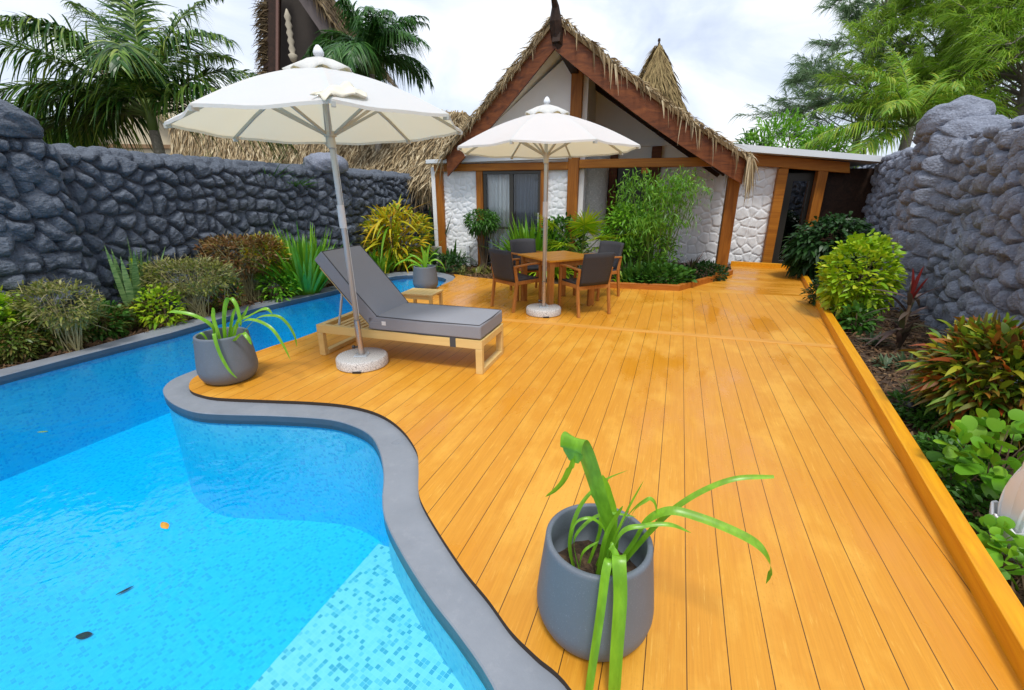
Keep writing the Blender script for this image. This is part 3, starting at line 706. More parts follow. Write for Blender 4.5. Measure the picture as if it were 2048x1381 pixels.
def slope_thatch(m, a, b, ab, bb, sag, n, depth=1.0):  # blanket of straw over a curved slope (a,ab ridge; b,bb eave)
    for i in range(8):
        t0, t1 = i/8, (i+1)/8
        thatch(m, edge(a, b, t1, sag), edge(ab, bb, t1, sag), edge(a, b, t0, sag), edge(ab, bb, t0, sag), n//8, (.25, .5), .022, .06)
up = Vector((0, 0, .07)); mb = MB()
fo = Vector((0, -.05, 0))
slab(A3+fo, L3+fo+Vector((-.10, 0, -.05)), Ab, Lb, .04, -.02, .06, mb); slab(A3+fo, R3+fo+Vector((.06, 0, -.04)), Ab, Rb, .10, -.02, .06, mb)
slope_thatch(mb, A3+up, L3+up+Vector((-.12, 0, -.06)), Ab+up, Lb+up, .04, 2500); slope_thatch(mb, A3+up, R3+up, Ab+up, Rb+up, .10, 2500)
fringe(mb, A3+Vector((.05, -.02, .06)), R3+Vector((.05, -.02, .06)), 750, (.7, .3, -.30), (.06, .20), .024, .6, .10)
fringe(mb, A3+Vector((.08, -.05, .05)), R3+Vector((.05, -.05, .05)), 130, (.55, -.1, -.75), (.06, .15), .026, .35, .10)
fringe(mb, A3.lerp(R3, .10)+Vector((.02, -.09, .03)), R3+Vector((.0, -.09, .03)), 60, (.12, -.05, -1), (.10, .30), .034, .22, .10)
fringe(mb, A3+Vector((-.05, -.02, .06)), L3+Vector((-.1, -.02, .05)), 750, (-.75, .1, -.25), (.08, .24), .026, .45, .04)
fringe(mb, A3.lerp(L3, .08)+Vector((-.03, -.05, .05)), L3+Vector((-.1, -.05, .05)), 260, (-.4, -.15, -.75), (.05, .14), .024, .5, .04)
fringe(mb, L3+Vector((-.08, .0, .1)), Lb+Vector((-.08, 0, .1)), 900, (-.5, 0, -.9), (.2, .5), .03, .4)
fringe(mb, R3+Vector((.05, .0, .1)), Rb+Vector((.05, 0, .1)), 700, (.3, 0, -.9), (.15, .45), .03, .4)
fringe(mb, R3+Vector((.02, -.10, .02)), R3+Vector((.10, -.04, -.05)), 110, (.10, -.1, -1), (.20, .52), .026, .16)
mb.build('roof', M_thatch, house)

# second thatched peak behind the ridge
pk = P(1325, 84, 17); q1, q2 = P(1402, 262, 16.2), P(1235, 262, 16.2)
k0 = thing('thatched_roof_peak', 'pointed thatched roof peak rising behind the right slope of the bungalow', 'thatched roof', (pk.x, 18, 0))
o0 = Vector((pk.x, 18, 0)); base = [Vector((q1.x+.6, 16.2, 2.2)), Vector((q1.x+.1, 20.5, 2.2)), Vector((q2.x-.2, 20.5, 2.2)), Vector((q2.x-.6, 16.2, 2.2))]
apx = Vector((pk.x, 17.4, pk.z))
mb = MB(); mb.add([apx-o0]+[p-o0 for p in base], [(0, 2, 1), (0, 3, 2), (0, 4, 3), (0, 1, 4)])
for i, nn in ((3, 3200), (0, 2200), (2, 1500)):
    a, b = base[i]-o0, base[(i+1) % 4]-o0; thatch(mb, a, b, apx-o0+Vector((.02, 0, 0)), apx-o0-Vector((.02, 0, 0)), nn, (.25, .5), .04, .12, .3)
mb.build('roof', leafmat('golden_thatch', [(.15, .105, .05), (.33, .24, .11), (.47, .36, .17), (.25, .17, .08), (.55, .43, .20)], .8, .05, .1), k0)
mb = MB(); mb.tube([apx-o0+Vector((0, 0, -.35)), apx-o0+Vector((0, -.02, -.02)), apx-o0+Vector((0, -.02, .10))], [.17, .05, .03], 8); mb.lathe([(.0, .1), (.05, .13), (.04, .2), (0, .22)], 8, apx-o0); mb.build('cap', M_dark, k0)
mb = MB(); mb.prism([(p-o0)[:2] for p in [Vector((b_.x*.92+.08*pk.x, b_.y, 0)) for b_ in base]], -.06, 2.25); mb.build('wall', M_cream, k0)

# ------------------------------------------------------------------ neighbours beyond the left wall
YB = 17.0
nb = thing('neighbour_bungalow', 'cream gabled bungalow with thatched edge standing behind the big left palm', 'bungalow', P(260, 300, YB)*1.0)
nb.location.z = 0; ob = Vector(nb.location)
def L_(p): return Vector(p)-ob
wp = [(158, 380), (160, 292), (206, 160), (225, 158), (352, 252), (352, 380)]
q = [L_(P(x, y, YB)) for x, y in wp]; n = len(q); mb = MB(); mb.add(q+[p+Vector((.5, 4, 0)) for p in q], [tuple(range(n-1, -1, -1)), tuple(range(n, 2*n))]+[(i, (i+1) % n, n+(i+1) % n, n+i) for i in range(n)])
M_cw = plain('cream_board', (.60, .52, .36), .8, .07, 2.5, 0, .15)
mb.build('wall', M_cw, nb)
mb = MB(); mb.bar(L_(P(150, 291, YB-.05)), L_(P(352, 294, YB-.05)), .08, .12); mb.bar(L_(P(157, 300, YB-.1)), L_(P(205, 160, YB-.1)), .1, .22); mb.build('trim', plain('brown_trim', (.26, .16, .08), .7), nb)
lt, lbm = P(204, 150, YB-.4), P(140, 312, YB-.4)
mb = MB(); mb.add([L_(lt), L_(lbm), L_(lbm+Vector((.3, 5, 0))), L_(lt+Vector((.3, 5, 0))), L_(lt+Vector((.28, 0, 0))), L_(lbm+Vector((.28, 0, 0)))], [(0, 1, 2, 3), (0, 4, 5, 1)])
fringe(mb, L_(lt), L_(lbm), 700, (-.5, -.3, -.9), (.15, .45), .04, .5)
t0, t1, e0, e1 = P(215, 148, YB), P(540, 262, YB+1.0), P(350, 318, YB-.8), P(566, 345, YB-1.2)
dn_ = Vector((0, .25, -.22)); mb.add([L_(P(340, 240, YB-.2))+dn_, L_(e0)+dn_, L_(e1)+dn_, L_(t1)+dn_], [(0, 1, 2), (0, 2, 3)]); mb.bar(L_(t0), L_(P(345, 248, YB-.2)), .5, .12)
thatch(mb, L_(e0), L_(e1), L_(P(345, 240, YB-.2)), L_(t1), 5000, (.3, .6), .045, .12, .3)
mb.build('roof', M_thatch, nb)

YA = 18.5
na_ = thing('tall_gable_house', 'dark tall pointed gable with shaggy thatch edges rising behind the nearer umbrella', 'house', (P(610, 300, YA).x, YA, 0)); oa = Vector(na_.location)
def A_(p): return Vector(p)-oa
q = [A_(P(x, y, YA+.6)) for x, y in ((546, 345), (546, -75), (580, -75), (690, 105), (690, 345))]; n = len(q)
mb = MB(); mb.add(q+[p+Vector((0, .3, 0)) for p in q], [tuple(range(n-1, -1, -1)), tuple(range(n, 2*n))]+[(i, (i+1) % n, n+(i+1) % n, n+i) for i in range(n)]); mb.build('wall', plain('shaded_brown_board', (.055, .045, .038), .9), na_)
mb = MB(); mb.bar(A_(P(541, 345, YA)), A_(P(546, -70, YA)), .22, .5); mb.build('barge_board', M_dark, na_)
mb = MB(); mb.bar(A_(P(554, 345, YA-.3)), A_(P(556, -70, YA-.3)), .09, .09); mb.build('pole', plain('reddish_pole', (.16, .08, .06), .7), na_)
M_gb = plain('grey_brown_board', (.13, .105, .10), .8)
ra, rb = P(572, -70, YA-.5), P(702, 122, YA-.2)
mb = MB(); mb.bar(A_(ra), A_(rb), .1, .62, (0, 0, 1)); mb.build('barge_board', M_gb, na_)
mb = MB(); mb.add([A_(ra+Vector((.1, -.1, .35))), A_(rb+Vector((.1, -.1, .3))), A_(rb+Vector((.2, 6, .3))), A_(ra+Vector((.2, 6, .35)))], [(0, 1, 2, 3)])
thatch(mb, A_(rb+Vector((.1, 0, .35))), A_(rb+Vector((.2, 6, .35))), A_(ra+Vector((.1, 0, .4))), A_(ra+Vector((.2, 6, .4))), 1800, (.3, .6), .04)
fringe(mb, A_(ra+Vector((.1, -.12, .35))), A_(rb+Vector((.1, -.12, .3))), 500, (.5, -.2, -.8), (.15, .5), .05, .5)
fringe(mb, A_(P(534, -70, YA-.1)), A_(P(536, 200, YA-.1)), 420, (-.75, -.1, .05), (.3, .6), .06, .35)
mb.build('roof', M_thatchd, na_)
mb = MB(); c = P(573, 18, YA-.35)
mb.lathe([(.02, .0)]+[(.07+.05*(i % 2), -.12*(i+1)) for i in range(11)]+[(.16, -1.38), (.10, -1.55), (.01, -1.62)], 10, (0, 0, 0)); ho = mb.build('hanging_tassel', plain('pale_rope', (.42, .37, .28), .9), None, True, loc=c)
tag(ho, 'pale knotted rope tassel hanging inside the dark tall gable', 'tassel')
# long low thatched roof between
le, re_ = P(527, 338, 17.2), P(872, 366, 12.7); lt_, rt_ = P(527, 215, 19.8), P(930, 225, 15.6)
lr = thing('low_thatched_roof', 'long low straw thatched roof slope showing above the left stone wall', 'thatched roof', (le.x, 17, 0)); ol = Vector(lr.location)
mb = MB(); sh = Vector((0, 0, -.14)); mb.add([le-ol, re_-ol, rt_-ol, lt_-ol, le-ol+sh, re_-ol+sh, rt_-ol+sh, lt_-ol+sh], [(0, 1, 2, 3), (7, 6, 5, 4), (0, 4, 5, 1), (1, 5, 6, 2)])
thatch(mb, le-ol, re_-ol, lt_-ol, rt_-ol, 13000, (.28, .6), .035, .14, .34)
fringe(mb, le-ol, re_-ol, 1500, (0, -.5, -.9), (.25, .55), .035, .4)
fringe(mb, re_-ol, rt_-ol, 900, (.5, -.3, -.8), (.25, .6), .035, .5)
mb.build('roof', M_thatch, lr)
mb = MB(); a, b = (le-ol)+Vector((.4, 1.2, 0)), (re_-ol)+Vector((.0, 1.4, 0)); mb.bar((a.x, a.y, .9), (b.x, b.y, .9), .2, 2.0); mb.build('wall', M_cream, lr)
# ------------------------------------------------------------------ furniture
M_alu = plain('brushed_aluminium', (.50, .54, .58), .42, .06, 4, .2, .03)
M_canvas = NT('white_canvas'); t = M_canvas; o = t.obj()
c = t.mix(t.noise(o, 3, 4), (.72, .745, .77), (.78, .80, .82)); wv = t.noise(o, 160, 2)
b_ = t.bsdf(c, .85, t.bump(t.math('ADD', wv, t.math('MULTIPLY', t.noise(o, 5, 3), 2.0)), .25, .004), 0, .2)
M_canvas = t.done(t.n('MixShader', {0: .36, 1: b_, 2: t.n('BsdfTranslucent', {0: (.95, .86, .58, 1)}).outputs[0]}).outputs[0])
M_granite = NT('speckled_granite'); t = M_granite; o = t.obj()
c = t.ramp(t.noise(o, 130, 2, .8), [(.36, (.16, .15, .15)), (.47, (.50, .49, .48)), (.6, (.70, .69, .68))]); M_granite = t.done(t.bsdf(c, .6, t.bump(t.noise(o, 60, 4), .3, .003)))
M_pot = NT('grey_fibre_clay'); t = M_pot; o = t.obj()
c = t.mix(t.noise(o, 4, 4), (.105, .125, .15), (.155, .175, .205)); c = t.mix(t.ramp(t.noise(o, 190, 2, .7), [(.62, (0, 0, 0)), (.74, (.55, .55, .55))]), c, (.30, .33, .37))
M_pot = t.done(t.bsdf(c, .55, t.bump(t.noise(o, 150, 3), .25, .002), 0, .4))
M_cush = NT('grey_canvas_cushion'); t = M_cush; o = t.obj()
c = t.mix(t.noise(o, 260, 2, .6), (.215, .22, .25), (.32, .33, .365)); c = t.mix(t.math('MULTIPLY', t.noise(o, 4, 3), .3), c, (.20, .205, .23))
M_cush = t.done(t.bsdf(c, .85, t.bump(t.math('ADD', t.math('MULTIPLY', t.noise(o, 300, 2), .5), t.math('MULTIPLY', t.noise(o, 5, 3), 3.0)), .3, .003), 0, .25))
M_pipe = plain('cushion_piping', (.06, .062, .07), .8)
M_lframe = woodmat('pale_beech_frame', (.62, .42, .15), (.70, .50, .20), (.77, .57, .26), 'x', .6, .4)
M_teak = woodmat('teak_brown', (.30, .11, .025), (.44, .18, .045), (.54, .25, .07), 'z', 1, .42)
M_teakt = woodmat('teak_top', (.64, .24, .022), (.76, .33, .035), (.82, .42, .06), 'x', .8, .35)
M_weave = NT('dark_weave'); t = M_weave; o = t.obj((1, 1, 1))
wv = t.n('TexWave', {0: o, 1: 60.0}, bands_direction='Z').outputs[0]
M_weave = t.done(t.bsdf(t.mix(wv, (.022, .022, .027), (.060, .060, .068)), .6, t.bump(wv, .5, .003), 0, .4))
M_black = plain('black_plastic', (.02, .02, .022), .45)
M_tagw = plain('white_tag', (.75, .75, .75), .6)

def umbrella(label, base, lean, bend=0):
    root = thing('parasol', label, 'parasol', base, 0, 'white parasols on round granite bases')
    T = Matrix.Rotation(lean, 4, 'Y')
    m = MB(); N = 48
    m.lathe([(.02, 0), (.238, 0), (.25, .012), (.25, .085), (.238, .10), (.02, .10)], N)
    # carrying notch low on the front: a black plate painted as its shade
    m.build('base', M_granite, root, True).modifiers.new('b', 'EDGE_SPLIT').split_angle = R(40)
    m = MB(); m.box(-.02, .06, -.2555, -.246, .001, .022); m.build('slot_shade', M_black, root)
    m = MB(); m.box(-.065, .065, -.065, .065, .101, .108)
    for x, y in ((-.05, -.05), (.05, -.05), (.05, .05), (-.05, .05)): m.lathe([(.001, .108), (.009, .108), (.009, .116), (.001, .118)], 8, (x, y, 0))
    m.build('base_plate', M_alu, root, bevel=.002, segs=1)
    def tt(p): return T @ Vector(p)
    m = MB(); m.tube([tt((0, 0, .108)), tt((0, 0, .46))], .030, 16); m.build('socket', plain('steel_socket', (.50, .44, .40), .25, .1, 3, .8, .02), root, True).modifiers.new('b', 'EDGE_SPLIT')
    m = MB(); m.tube([tt((-.028, -.01, .19)), tt((-.06, -.012, .19))], .008, 8); m.tube([tt((-.055, -.012, .19)), tt((-.075, -.012, .19))], .018, 10); m.build('clamp_knob', M_black, root)
    m = MB(); m.tube([tt((0, 0, .44)), tt((0, 0, 2.62))], .0235, 16); m.build('pole', M_alu, root, True)
    m = MB(); m.tube([tt((.03, -.004, .5)), tt((.032, -.004, 2.05))], .003, 6); m.build('cord', plain('white_cord', (.6, .6, .6), .7), root)
    m = MB(); m.tube([tt((0, 0, 1.33)), tt((0, 0, 1.53))], .032, 16); cl = m.build('collar', plain('pale_collar', (.66, .68, .72), .5), root, True); cl.modifiers.new('b', 'EDGE_SPLIT')
    m = MB(); m.tube([tt((0, 0, 2.0)), tt((0, 0, 2.09))], .036, 16); m.tube([tt((0, 0, 2.09)), tt((0, 0, 2.13))], .052, 16); m.build('runner', plain('cream_hub', (.55, .54, .48), .5), root, True).modifiers.new('b', 'EDGE_SPLIT')
    Rr, zr, zi, ri = 1.17, 2.17, 2.565, .21
    def ringpt(k, f): an = R(22.5+45*k); r = ri+(Rr-ri)*f; return Vector((r*math.cos(an), r*math.sin(an), zi+(zr-zi)*f+.035*math.sin(f*math.pi)))
    m = MB(); nf, ng = 12, 8
    for k in range(8):
        vs = []
        for i in range(nf+1):
            f = i/nf; a, b = ringpt(k, f), ringpt(k+1, f)
            for j in range(ng+1):
                g = j/ng; p = a.lerp(b, g); sg = math.sin(math.pi*g); p.z -= .020*sg*f*(1.2-f*.4)+0.006*math.sin(g*9+k*2)*f*sg; 
                if i == nf: p = p*(1-.012*sg)+Vector((0, 0, p.z*.012*sg))
                vs.append(tt(p))
        fs = [(i*(ng+1)+j, (i+1)*(ng+1)+j, (i+1)*(ng+1)+j+1, i*(ng+1)+j+1) for i in range(nf) for j in range(ng)]
        m.add(vs, fs)
        hem = [vs[nf*(ng+1)+j] for j in range(ng+1)]; m.add(hem+[p-Vector((0, 0, .022)) for p in hem], [(j, ng+1+j, ng+2+j, j+1) for j in range(ng)])
    cv = m.build('canopy', M_canvas, root, True)
    m = MB(); vs = []
    for (r, z) in ((.045, 2.675), (.13, 2.645), (.215, 2.60), (.275, 2.565)):
        for k in range(48):
            an = 2*math.pi*k/48+R(22.5); w = math.cos(an*8-R(180)); rr = r*(1+.06*w*(r > .1)); vs.append(tt((rr*math.cos(an), rr*math.sin(an), z+.018*w*(r/.27)**2-.02*abs(math.sin(an*1.5+1))*(r/.27)**2)))
    m.add(vs, [(i*48+k, (i+1)*48+k, (i+1)*48+(k+1) % 48, i*48+(k+1) % 48) for i in range(3) for k in range(48)])
    m.build('vent_cap', M_canvas, root, True).modifiers.new('t', 'SOLIDIFY').thickness = .006
    m = MB(); m.lathe([(.001, 2.66), (.045, 2.66), (.03, 2.685), (.040, 2.695), (.042, 2.715), (.032, 2.74), (.012, 2.765), (.001, 2.768)], 20)
    m.v = [tuple(tt(p)) for p in m.v]; m.build('finial', plain('white_finial', (.72, .74, .76), .35), root, True)
    M_rib = plain('pale_rib', (.46, .46, .42), .45, .06)
    for k in range(8):
        an = R(22.5+45*k); o_ = Vector((math.cos(an), math.sin(an), 0)); off = Vector((0, 0, .020))
        m = MB(); pts = [tt(o_*.05+Vector((0, 0, 2.575)))]+[tt(ringpt(k, f)-off) for f in (.1, .35, .65, .99)]
        for p, q in zip(pts, pts[1:]): m.bar(p, q, .016, .024)
        e = tt(ringpt(k, .985)-off); m.bar(e-T @ (o_*.03)-Vector((0, 0, .012)), e+T @ (o_*.02)-Vector((0, 0, .016)), .026, .03)
        rb = m.build('rib', M_rib, root)
        m = MB(); m.bar(tt(o_*.05+Vector((0, 0, 2.11))), tt(ringpt(k, .42)-off*1.6), .015, .022); m.build('strut', M_rib, rb)
    return root
u1 = umbrella('nearer white canvas parasol with a crumpled tie flap, on granite base beside the lounger', V2(G(726, 729)), R(-1.5))
u2 = umbrella('farther white canvas parasol standing in front of the dining table', V2(G(1087, 627.5)), R(-.4))
# crumpled tie hanging over the front panel of the nearer canopy
m = MB(); T = Matrix.Rotation(R(-1.5), 4, 'Y'); na, nb_ = 12, 14; vs = []
for i in range(na+1):
    for j in range(nb_+1):
        a, f = i/na, j/nb_; w = .07*(1-.2*f)*(1+.25*math.sin(f*7)); x = .50-.02*f+.03*math.sin(f*5)+(a-.5)*2*w-.08*f; y = -(.76+.32*f)+.03*math.sin(a*6)
        d_ = max(x*math.cos(R(45*k))+y*math.sin(R(45*k)) for k in range(8))/math.cos(R(22.5)); f2 = (d_-.21)/.96
        z = 2.565-.395*f2+.035*math.sin(f2*math.pi)+.014+.010*math.sin(a*11+f*9)+.008*math.cos(f*13-a*6); vs.append(T @ Vector((x, y, z)))
m.add(vs, [(i*(nb_+1)+j, (i+1)*(nb_+1)+j, (i+1)*(nb_+1)+j+1, i*(nb_+1)+j+1) for i in range(na) for j in range(nb_)])
tf = m.build('tie_flap', plain('cream_cloth', (.70, .66, .54), .85, .05), u1, True); tf.modifiers.new('t', 'SOLIDIFY').thickness = .005

# ---- lounger
lg = thing('sun_lounger', 'pale wooden sun lounger with grey cushions and raised back', 'sun lounger', (-1.067, 4.483, 0), R(-17.4))
hl, hw = .925, .315
for sx in (-1, 1):
    for sy in (-1, 1):
        m = MB(); x = sx*(hl-.034); y = sy*(hw-.026); m.box(x-.034, x+.034, y-.026, y+.026, .0, .248); m.build('leg', M_lframe, lg, bevel=.004)
    m = MB(); x = sx*(hl-.034); m.box(x-.034, x+.034, -hw+.053, hw-.053, .0, .045); m.build('foot_bar', M_lframe, lg, bevel=.004)
    m = MB(); m.box(x-.034, x+.034, -hw+.053, hw-.053, .268, .335); m.build('end_rail', M_lframe, lg, bevel=.004)
for sy in (-1, 1):
    m = MB(); y = sy*(hw-.026); m.box(-hl, hl, y-.026, y+.026, .25, .337); m.build('side_rail', M_lframe, lg, bevel=.004)
m = MB()
for i in range(7): x = -.80+i*.075; m.box(x-.025, x+.025, -hw+.054, hw-.054, .285, .303)
for i in range(13): x = -.24+i*.088; m.box(x-.03, x+.03, -hw+.054, hw-.054, .315, .333)
m.build('slats', M_lframe, lg, bevel=.003)
hx_, ba = -.285, R(48); bd_ = Vector((-math.cos(ba), 0, math.sin(ba))); bn = Vector((math.sin(ba), 0, math.cos(ba)))
B0_ = Vector((hx_, 0, .335))
m = MB()
for sy in (-1, 1): m.bar(B0_+Vector((0, sy*(hw-.075), 0)), B0_+bd_*.80+Vector((0, sy*(hw-.075), 0)), .03, .03)
for i in range(8): c = B0_+bd_*(.08+.1*i)+bn*.018; m.bar(c+Vector((0, -hw+.06, 0)), c+Vector((0, hw-.06, 0)), .06, .012, bn)
m.build('back_frame', M_lframe, lg)
for sy in (-1, 1): m = MB(); m.bar(B0_+bd_*.5+Vector((0, sy*(hw-.1), 0)), (-.72, sy*(hw-.1), .30), .018, .018); m.build('back_support', M_alu, lg)
def cushion(name, o_, ax, nr, Ln, Wd, Th, parent):
    ax, nr = ax.normalized(), nr.normalized(); sd_ = nr.cross(ax); nx, ny = 18, 10; vs, fs = [], []
    def pt(u, v, top):
        eu, ev = min(u, 1-u)*2, min(v, 1-v)*2; pf = (1-(1-min(1, eu*2.2))**2)*(1-(1-min(1, ev*2.2))**2)
        return o_+ax*(u*Ln)+sd_*((v-.5)*Wd)+nr*((Th+.018*pf) if top else 0)
    for top in (0, 1):
        for i in range(nx+1):
            for j in range(ny+1): vs.append(pt(i/nx, j/ny, top))
    N1 = (nx+1)*(ny+1); I = lambda i, j, k: k*N1+i*(ny+1)+j
    for i in range(nx):
        for j in range(ny):
            fs.append((I(i,j,1), I(i+1,j,1), I(i+1,j+1,1), I(i,j+1,1))); fs.append((I(i,j+1,0), I(i+1,j+1,0), I(i+1,j,0), I(i,j,0)))
    for i in range(nx): fs += [(I(i,0,0), I(i+1,0,0), I(i+1,0,1), I(i,0,1)), (I(i+1,ny,0), I(i,ny,0), I(i,ny,1), I(i+1,ny,1))]
    for j in range(ny): fs += [(I(0,j+1,0), I(0,j,0), I(0,j,1), I(0,j+1,1)), (I(nx,j,0), I(nx,j+1,0), I(nx,j+1,1), I(nx,j,1))]
    m = MB(); m.add(vs, fs); c = m.build(name, M_cush, parent, bevel=.018, segs=4)
    for k in (0, 1):
        cs = [o_+ax*(u*Ln)+sd_*(v*Wd)+nr*(Th*k+(.0 if k else .004)) for u, v in ((.012,-.48),(.5,-.497),(.988,-.48),(.996,0),(.988,.48),(.5,.497),(.012,.48),(.004,0),(.012,-.48))]
        m = MB(); m.tube(cs, .0055, 6); m.build('piping', M_pipe, c)
    return c
sc_ = cushion('seat_cushion', Vector((hx_+.0, 0, .345)), Vector((1, 0, 0)), Vector((0, 0, 1)), 1.20, .635, .135, lg)
bc_ = cushion('back_cushion', B0_+bn*.04+bd_*.03, bd_, bn, .84, .635, .135, lg)
m = MB(); m.box(hx_+.16, hx_+.205, -.3215, -.3185, .40, .44); m.build('care_tag', M_tagw, sc_)
m = MB(); m.box(hx_+.03, hx_+.15, -.3205, -.3185, .418, .424); m.build('stitching', plain('pale_thread', (.30, .31, .33), .8), sc_)
m = MB(); m.box(.60, .66, -hw-.002, -hw+.03, .25, .345); m.build('strap', M_pipe, sc_)
m = MB(); m.bar((-.05, -.1, .27), (.32, -.12, .24), .02, .02); m.bar((.32, -.12, .24), (.36, .1, .23), .02, .02); m.build('stay', M_alu, lg)

# ---- side table
st = thing('side_table', 'small pale wooden side table beyond the lounger', 'side table', (-1.235, 6.03, 0), R(-15))
m = MB()
for i in range(6): m.box(-.235+.079*i, -.235+.079*i+.074, -.19, .19, .335, .36)
m.build('tabletop', M_lframe, st, bevel=.003)
for sx in (-1, 1):
    for sy in (-1, 1): m = MB(); m.box(sx*.20-.02, sx*.20+.02, sy*.16-.02, sy*.16+.02, 0, .333); m.build('leg', M_lframe, st, bevel=.003)
m = MB()
for sy in (-1, 1): m.box(-.18, .18, sy*.16-.012, sy*.16+.012, .285, .333)
m.build('apron', M_lframe, st)

# ---- dining table and chairs
dt = thing('dining_table', 'square teak dining table with four dark woven chairs round it', 'dining table', (.70, 6.87, 0), R(29))
m = MB()
for i in range(8): m.box(-.45+.1125*i+.0015, -.45+.1125*(i+1)-.0015, -.45, .45, .715, .742)
m.build('tabletop', M_teakt, dt, bevel=.003)
m = MB()
for s_ in (-1, 1): m.box(-.38, .38, s_*.385-.012, s_*.385+.012, .635, .714); m.box(s_*.385-.012, s_*.385+.012, -.37, .37, .635, .714)
m.build('apron', M_teak, dt)
for sx in (-1, 1):
    for sy in (-1, 1): m = MB(); m.box(sx*.375-.04, sx*.375+.04, sy*.375-.04, sy*.375+.04, 0, .714); m.build('leg', M_teakt if False else M_teak, dt, bevel=.005)
def chair(label, loc, rz):
    c = thing('dining_chair', label, 'dining chair', loc, rz, 'dark woven chairs around the teak table')
    m = MB(); nx, ny = 10, 8; vs = []
    for i in range(nx+1):
        for j in range(ny+1):
            u, v = i/nx*2-1, j/ny; vs.append((u*.235, -.235+v*.48, .455-.018*(1-u*u)*(1-abs(v-.5)*1.2)))
    fs = [(i*(ny+1)+j, (i+1)*(ny+1)+j, (i+1)*(ny+1)+j+1, i*(ny+1)+j+1) for i in range(nx) for j in range(ny)]
    m.add(vs, fs); o_ = m.build('seat', M_weave, c, True); o_.modifiers.new('t', 'SOLIDIFY').thickness = .035
    m = MB(); vs = []
    for i in range(nx+1):
        for j in range(ny+1):
            u, v = i/nx*2-1, j/ny; w = .245*(1-.05*(1-v)); vs.append((u*w, -.235-.10*v-.045*(1-u*u)*.9, .44+.43*v+.012*(1-u*u)*(v > .99)))
    m.add(vs, fs); o_ = m.build('backrest', M_weave, c, True); s_ = o_.modifiers.new('t', 'SOLIDIFY'); s_.thickness = .03; s_.offset = 0
    for sx in (-1, 1):
        m = MB(); m.bar((sx*.262, .235, 0), (sx*.262, .225, .655), .034, .042, (0, 1, 0), .036, .046); m.build('leg', M_teak, c, bevel=.005)
        m = MB(); m.bar((sx*.255, -.29, 0), (sx*.258, -.225, .44), .034, .042, (0, 1, 0)); m.bar((sx*.258, -.225, .44), (sx*.26, -.27, .66), .034, .04, (0, 1, 0), .03, .03); m.build('leg', M_teak, c, bevel=.004)
        m = MB(); m.bar((sx*.262, -.275, .655), (sx*.265, .02, .672), .05, .024); m.bar((sx*.265, .02, .672), (sx*.262, .26, .668), .05, .024, w2=.06); m.build('armrest', M_teak, c, bevel=.006)
    m = MB()
    for sx in (-1, 1): m.bar((sx*.25, -.235, .415), (sx*.25, .225, .415), .022, .05)
    m.bar((-.25, .225, .412), (.25, .225, .412), .022, .05); m.bar((-.25, -.232, .40), (.25, -.232, .40), .022, .05); m.build('seat_frame', M_teak, c)
    return c
fA, fB = Vector((.77, .64, 0)), Vector((-.42, .905, 0))
cA = chair('dark woven chair left of the parasol pole, turned sideways to the table', Vector((-.13, 6.46, 0))+fA*.27, R(-50.3))
for lab, loc, rz in (('dark woven chair nearest the viewer, its back turned, right of the parasol pole', Vector((1.147, 6.09, 0))+fB*.27, R(24.9)),
                     ('dark woven chair tucked in behind the far left edge of the table', Vector((.33, 7.70, 0)), R(205)),
                     ('dark woven chair on the far right of the table beside the green bush', Vector((1.40, 7.36, 0)), R(128))):
    k = copy_tree(cA); k.location = loc; k.rotation_euler = (0, 0, rz); k['label'] = lab

# ---- pots with lilies
def pot(label, loc, s=1.0):
    p = thing('planter_pot', label, 'planter', loc, 0, 'grey tapered planters on the deck'); p.scale = (s, s, s)
    m = MB(); prof = [(.02, 0), (.155, 0), (.176, .008), (.200, .032), (.217, .068), (.225, .105), (.2255, .13), (.219, .20), (.209, .29), (.198, .39), (.197, .402), (.191, .407), (.179, .407), (.175, .40), (.18, .30), (.185, .21), (.01, .205)]
    m.lathe(prof, 64); m.build('shell', M_pot, p, True)
    m = MB(); n = 40; r = random.Random(3); vs = [(0, 0, .225)]
    for q in range(1, 6):
        for k in range(n): an = 6.283*k/n; vs.append((.178*q/5*math.cos(an), .178*q/5*math.sin(an), .222+r.uniform(-.014, .014)))
    m.add(vs, [(0, 1+k, 1+(k+1) % n) for k in range(n)]+[(1+q*n+k, 1+(q+1)*n+k, 1+(q+1)*n+(k+1) % n, 1+q*n+(k+1) % n) for q in range(4) for k in range(n)])
    m.build('soil', M_soil, p)
    return p
def ribbon(m, pts, w, side, fold=.25, per=6, prof=None):
    c = catmull([Vector(p) for p in pts], per); n = len(c); vs = []
    for i, p in enumerate(c):
        t_ = (c[min(i+1, n-1)]-c[max(i-1, 0)]).normalized(); u = i/(n-1)
        ww = w*np.interp(u, [0, .08, .35, .75, .92, 1], prof or [.75, .85, 1, .85, .5, .06])/2
        s_ = Vector(side)-t_*t_.dot(Vector(side)); s_.normalize(); nn = t_.cross(s_); nn = nn if nn.z > 0 else -nn
        vs += [p-s_*ww+nn*ww*fold, p-s_*ww*.5+nn*ww*fold*.35, p, p+s_*ww*.5+nn*ww*fold*.35, p+s_*ww+nn*ww*fold]
    m.add(vs, [(i*5+k, i*5+k+1, i*5+k+6, i*5+k+5) for i in range(n-1) for k in range(4)])
def lilymat(name, a, b):
    t = NT(name); g = t.n('NewGeometry'); o = t.obj(); c = t.mix(g.outputs['Random Per Island'], a, b)
    c = t.mix(t.ramp(t.noise(t.obj((3, 3, .5)), 12, 4), [(.4, (0, 0, 0)), (.8, (.7, .7, .7))]), c, tuple(x*1.6 for x in b))
    bs = t.bsdf(c, .32, None, 0, .5); return t.done(t.n('MixShader', {0: .35, 1: bs, 2: t.n('BsdfTranslucent', {0: c}).outputs[0]}).outputs[0])
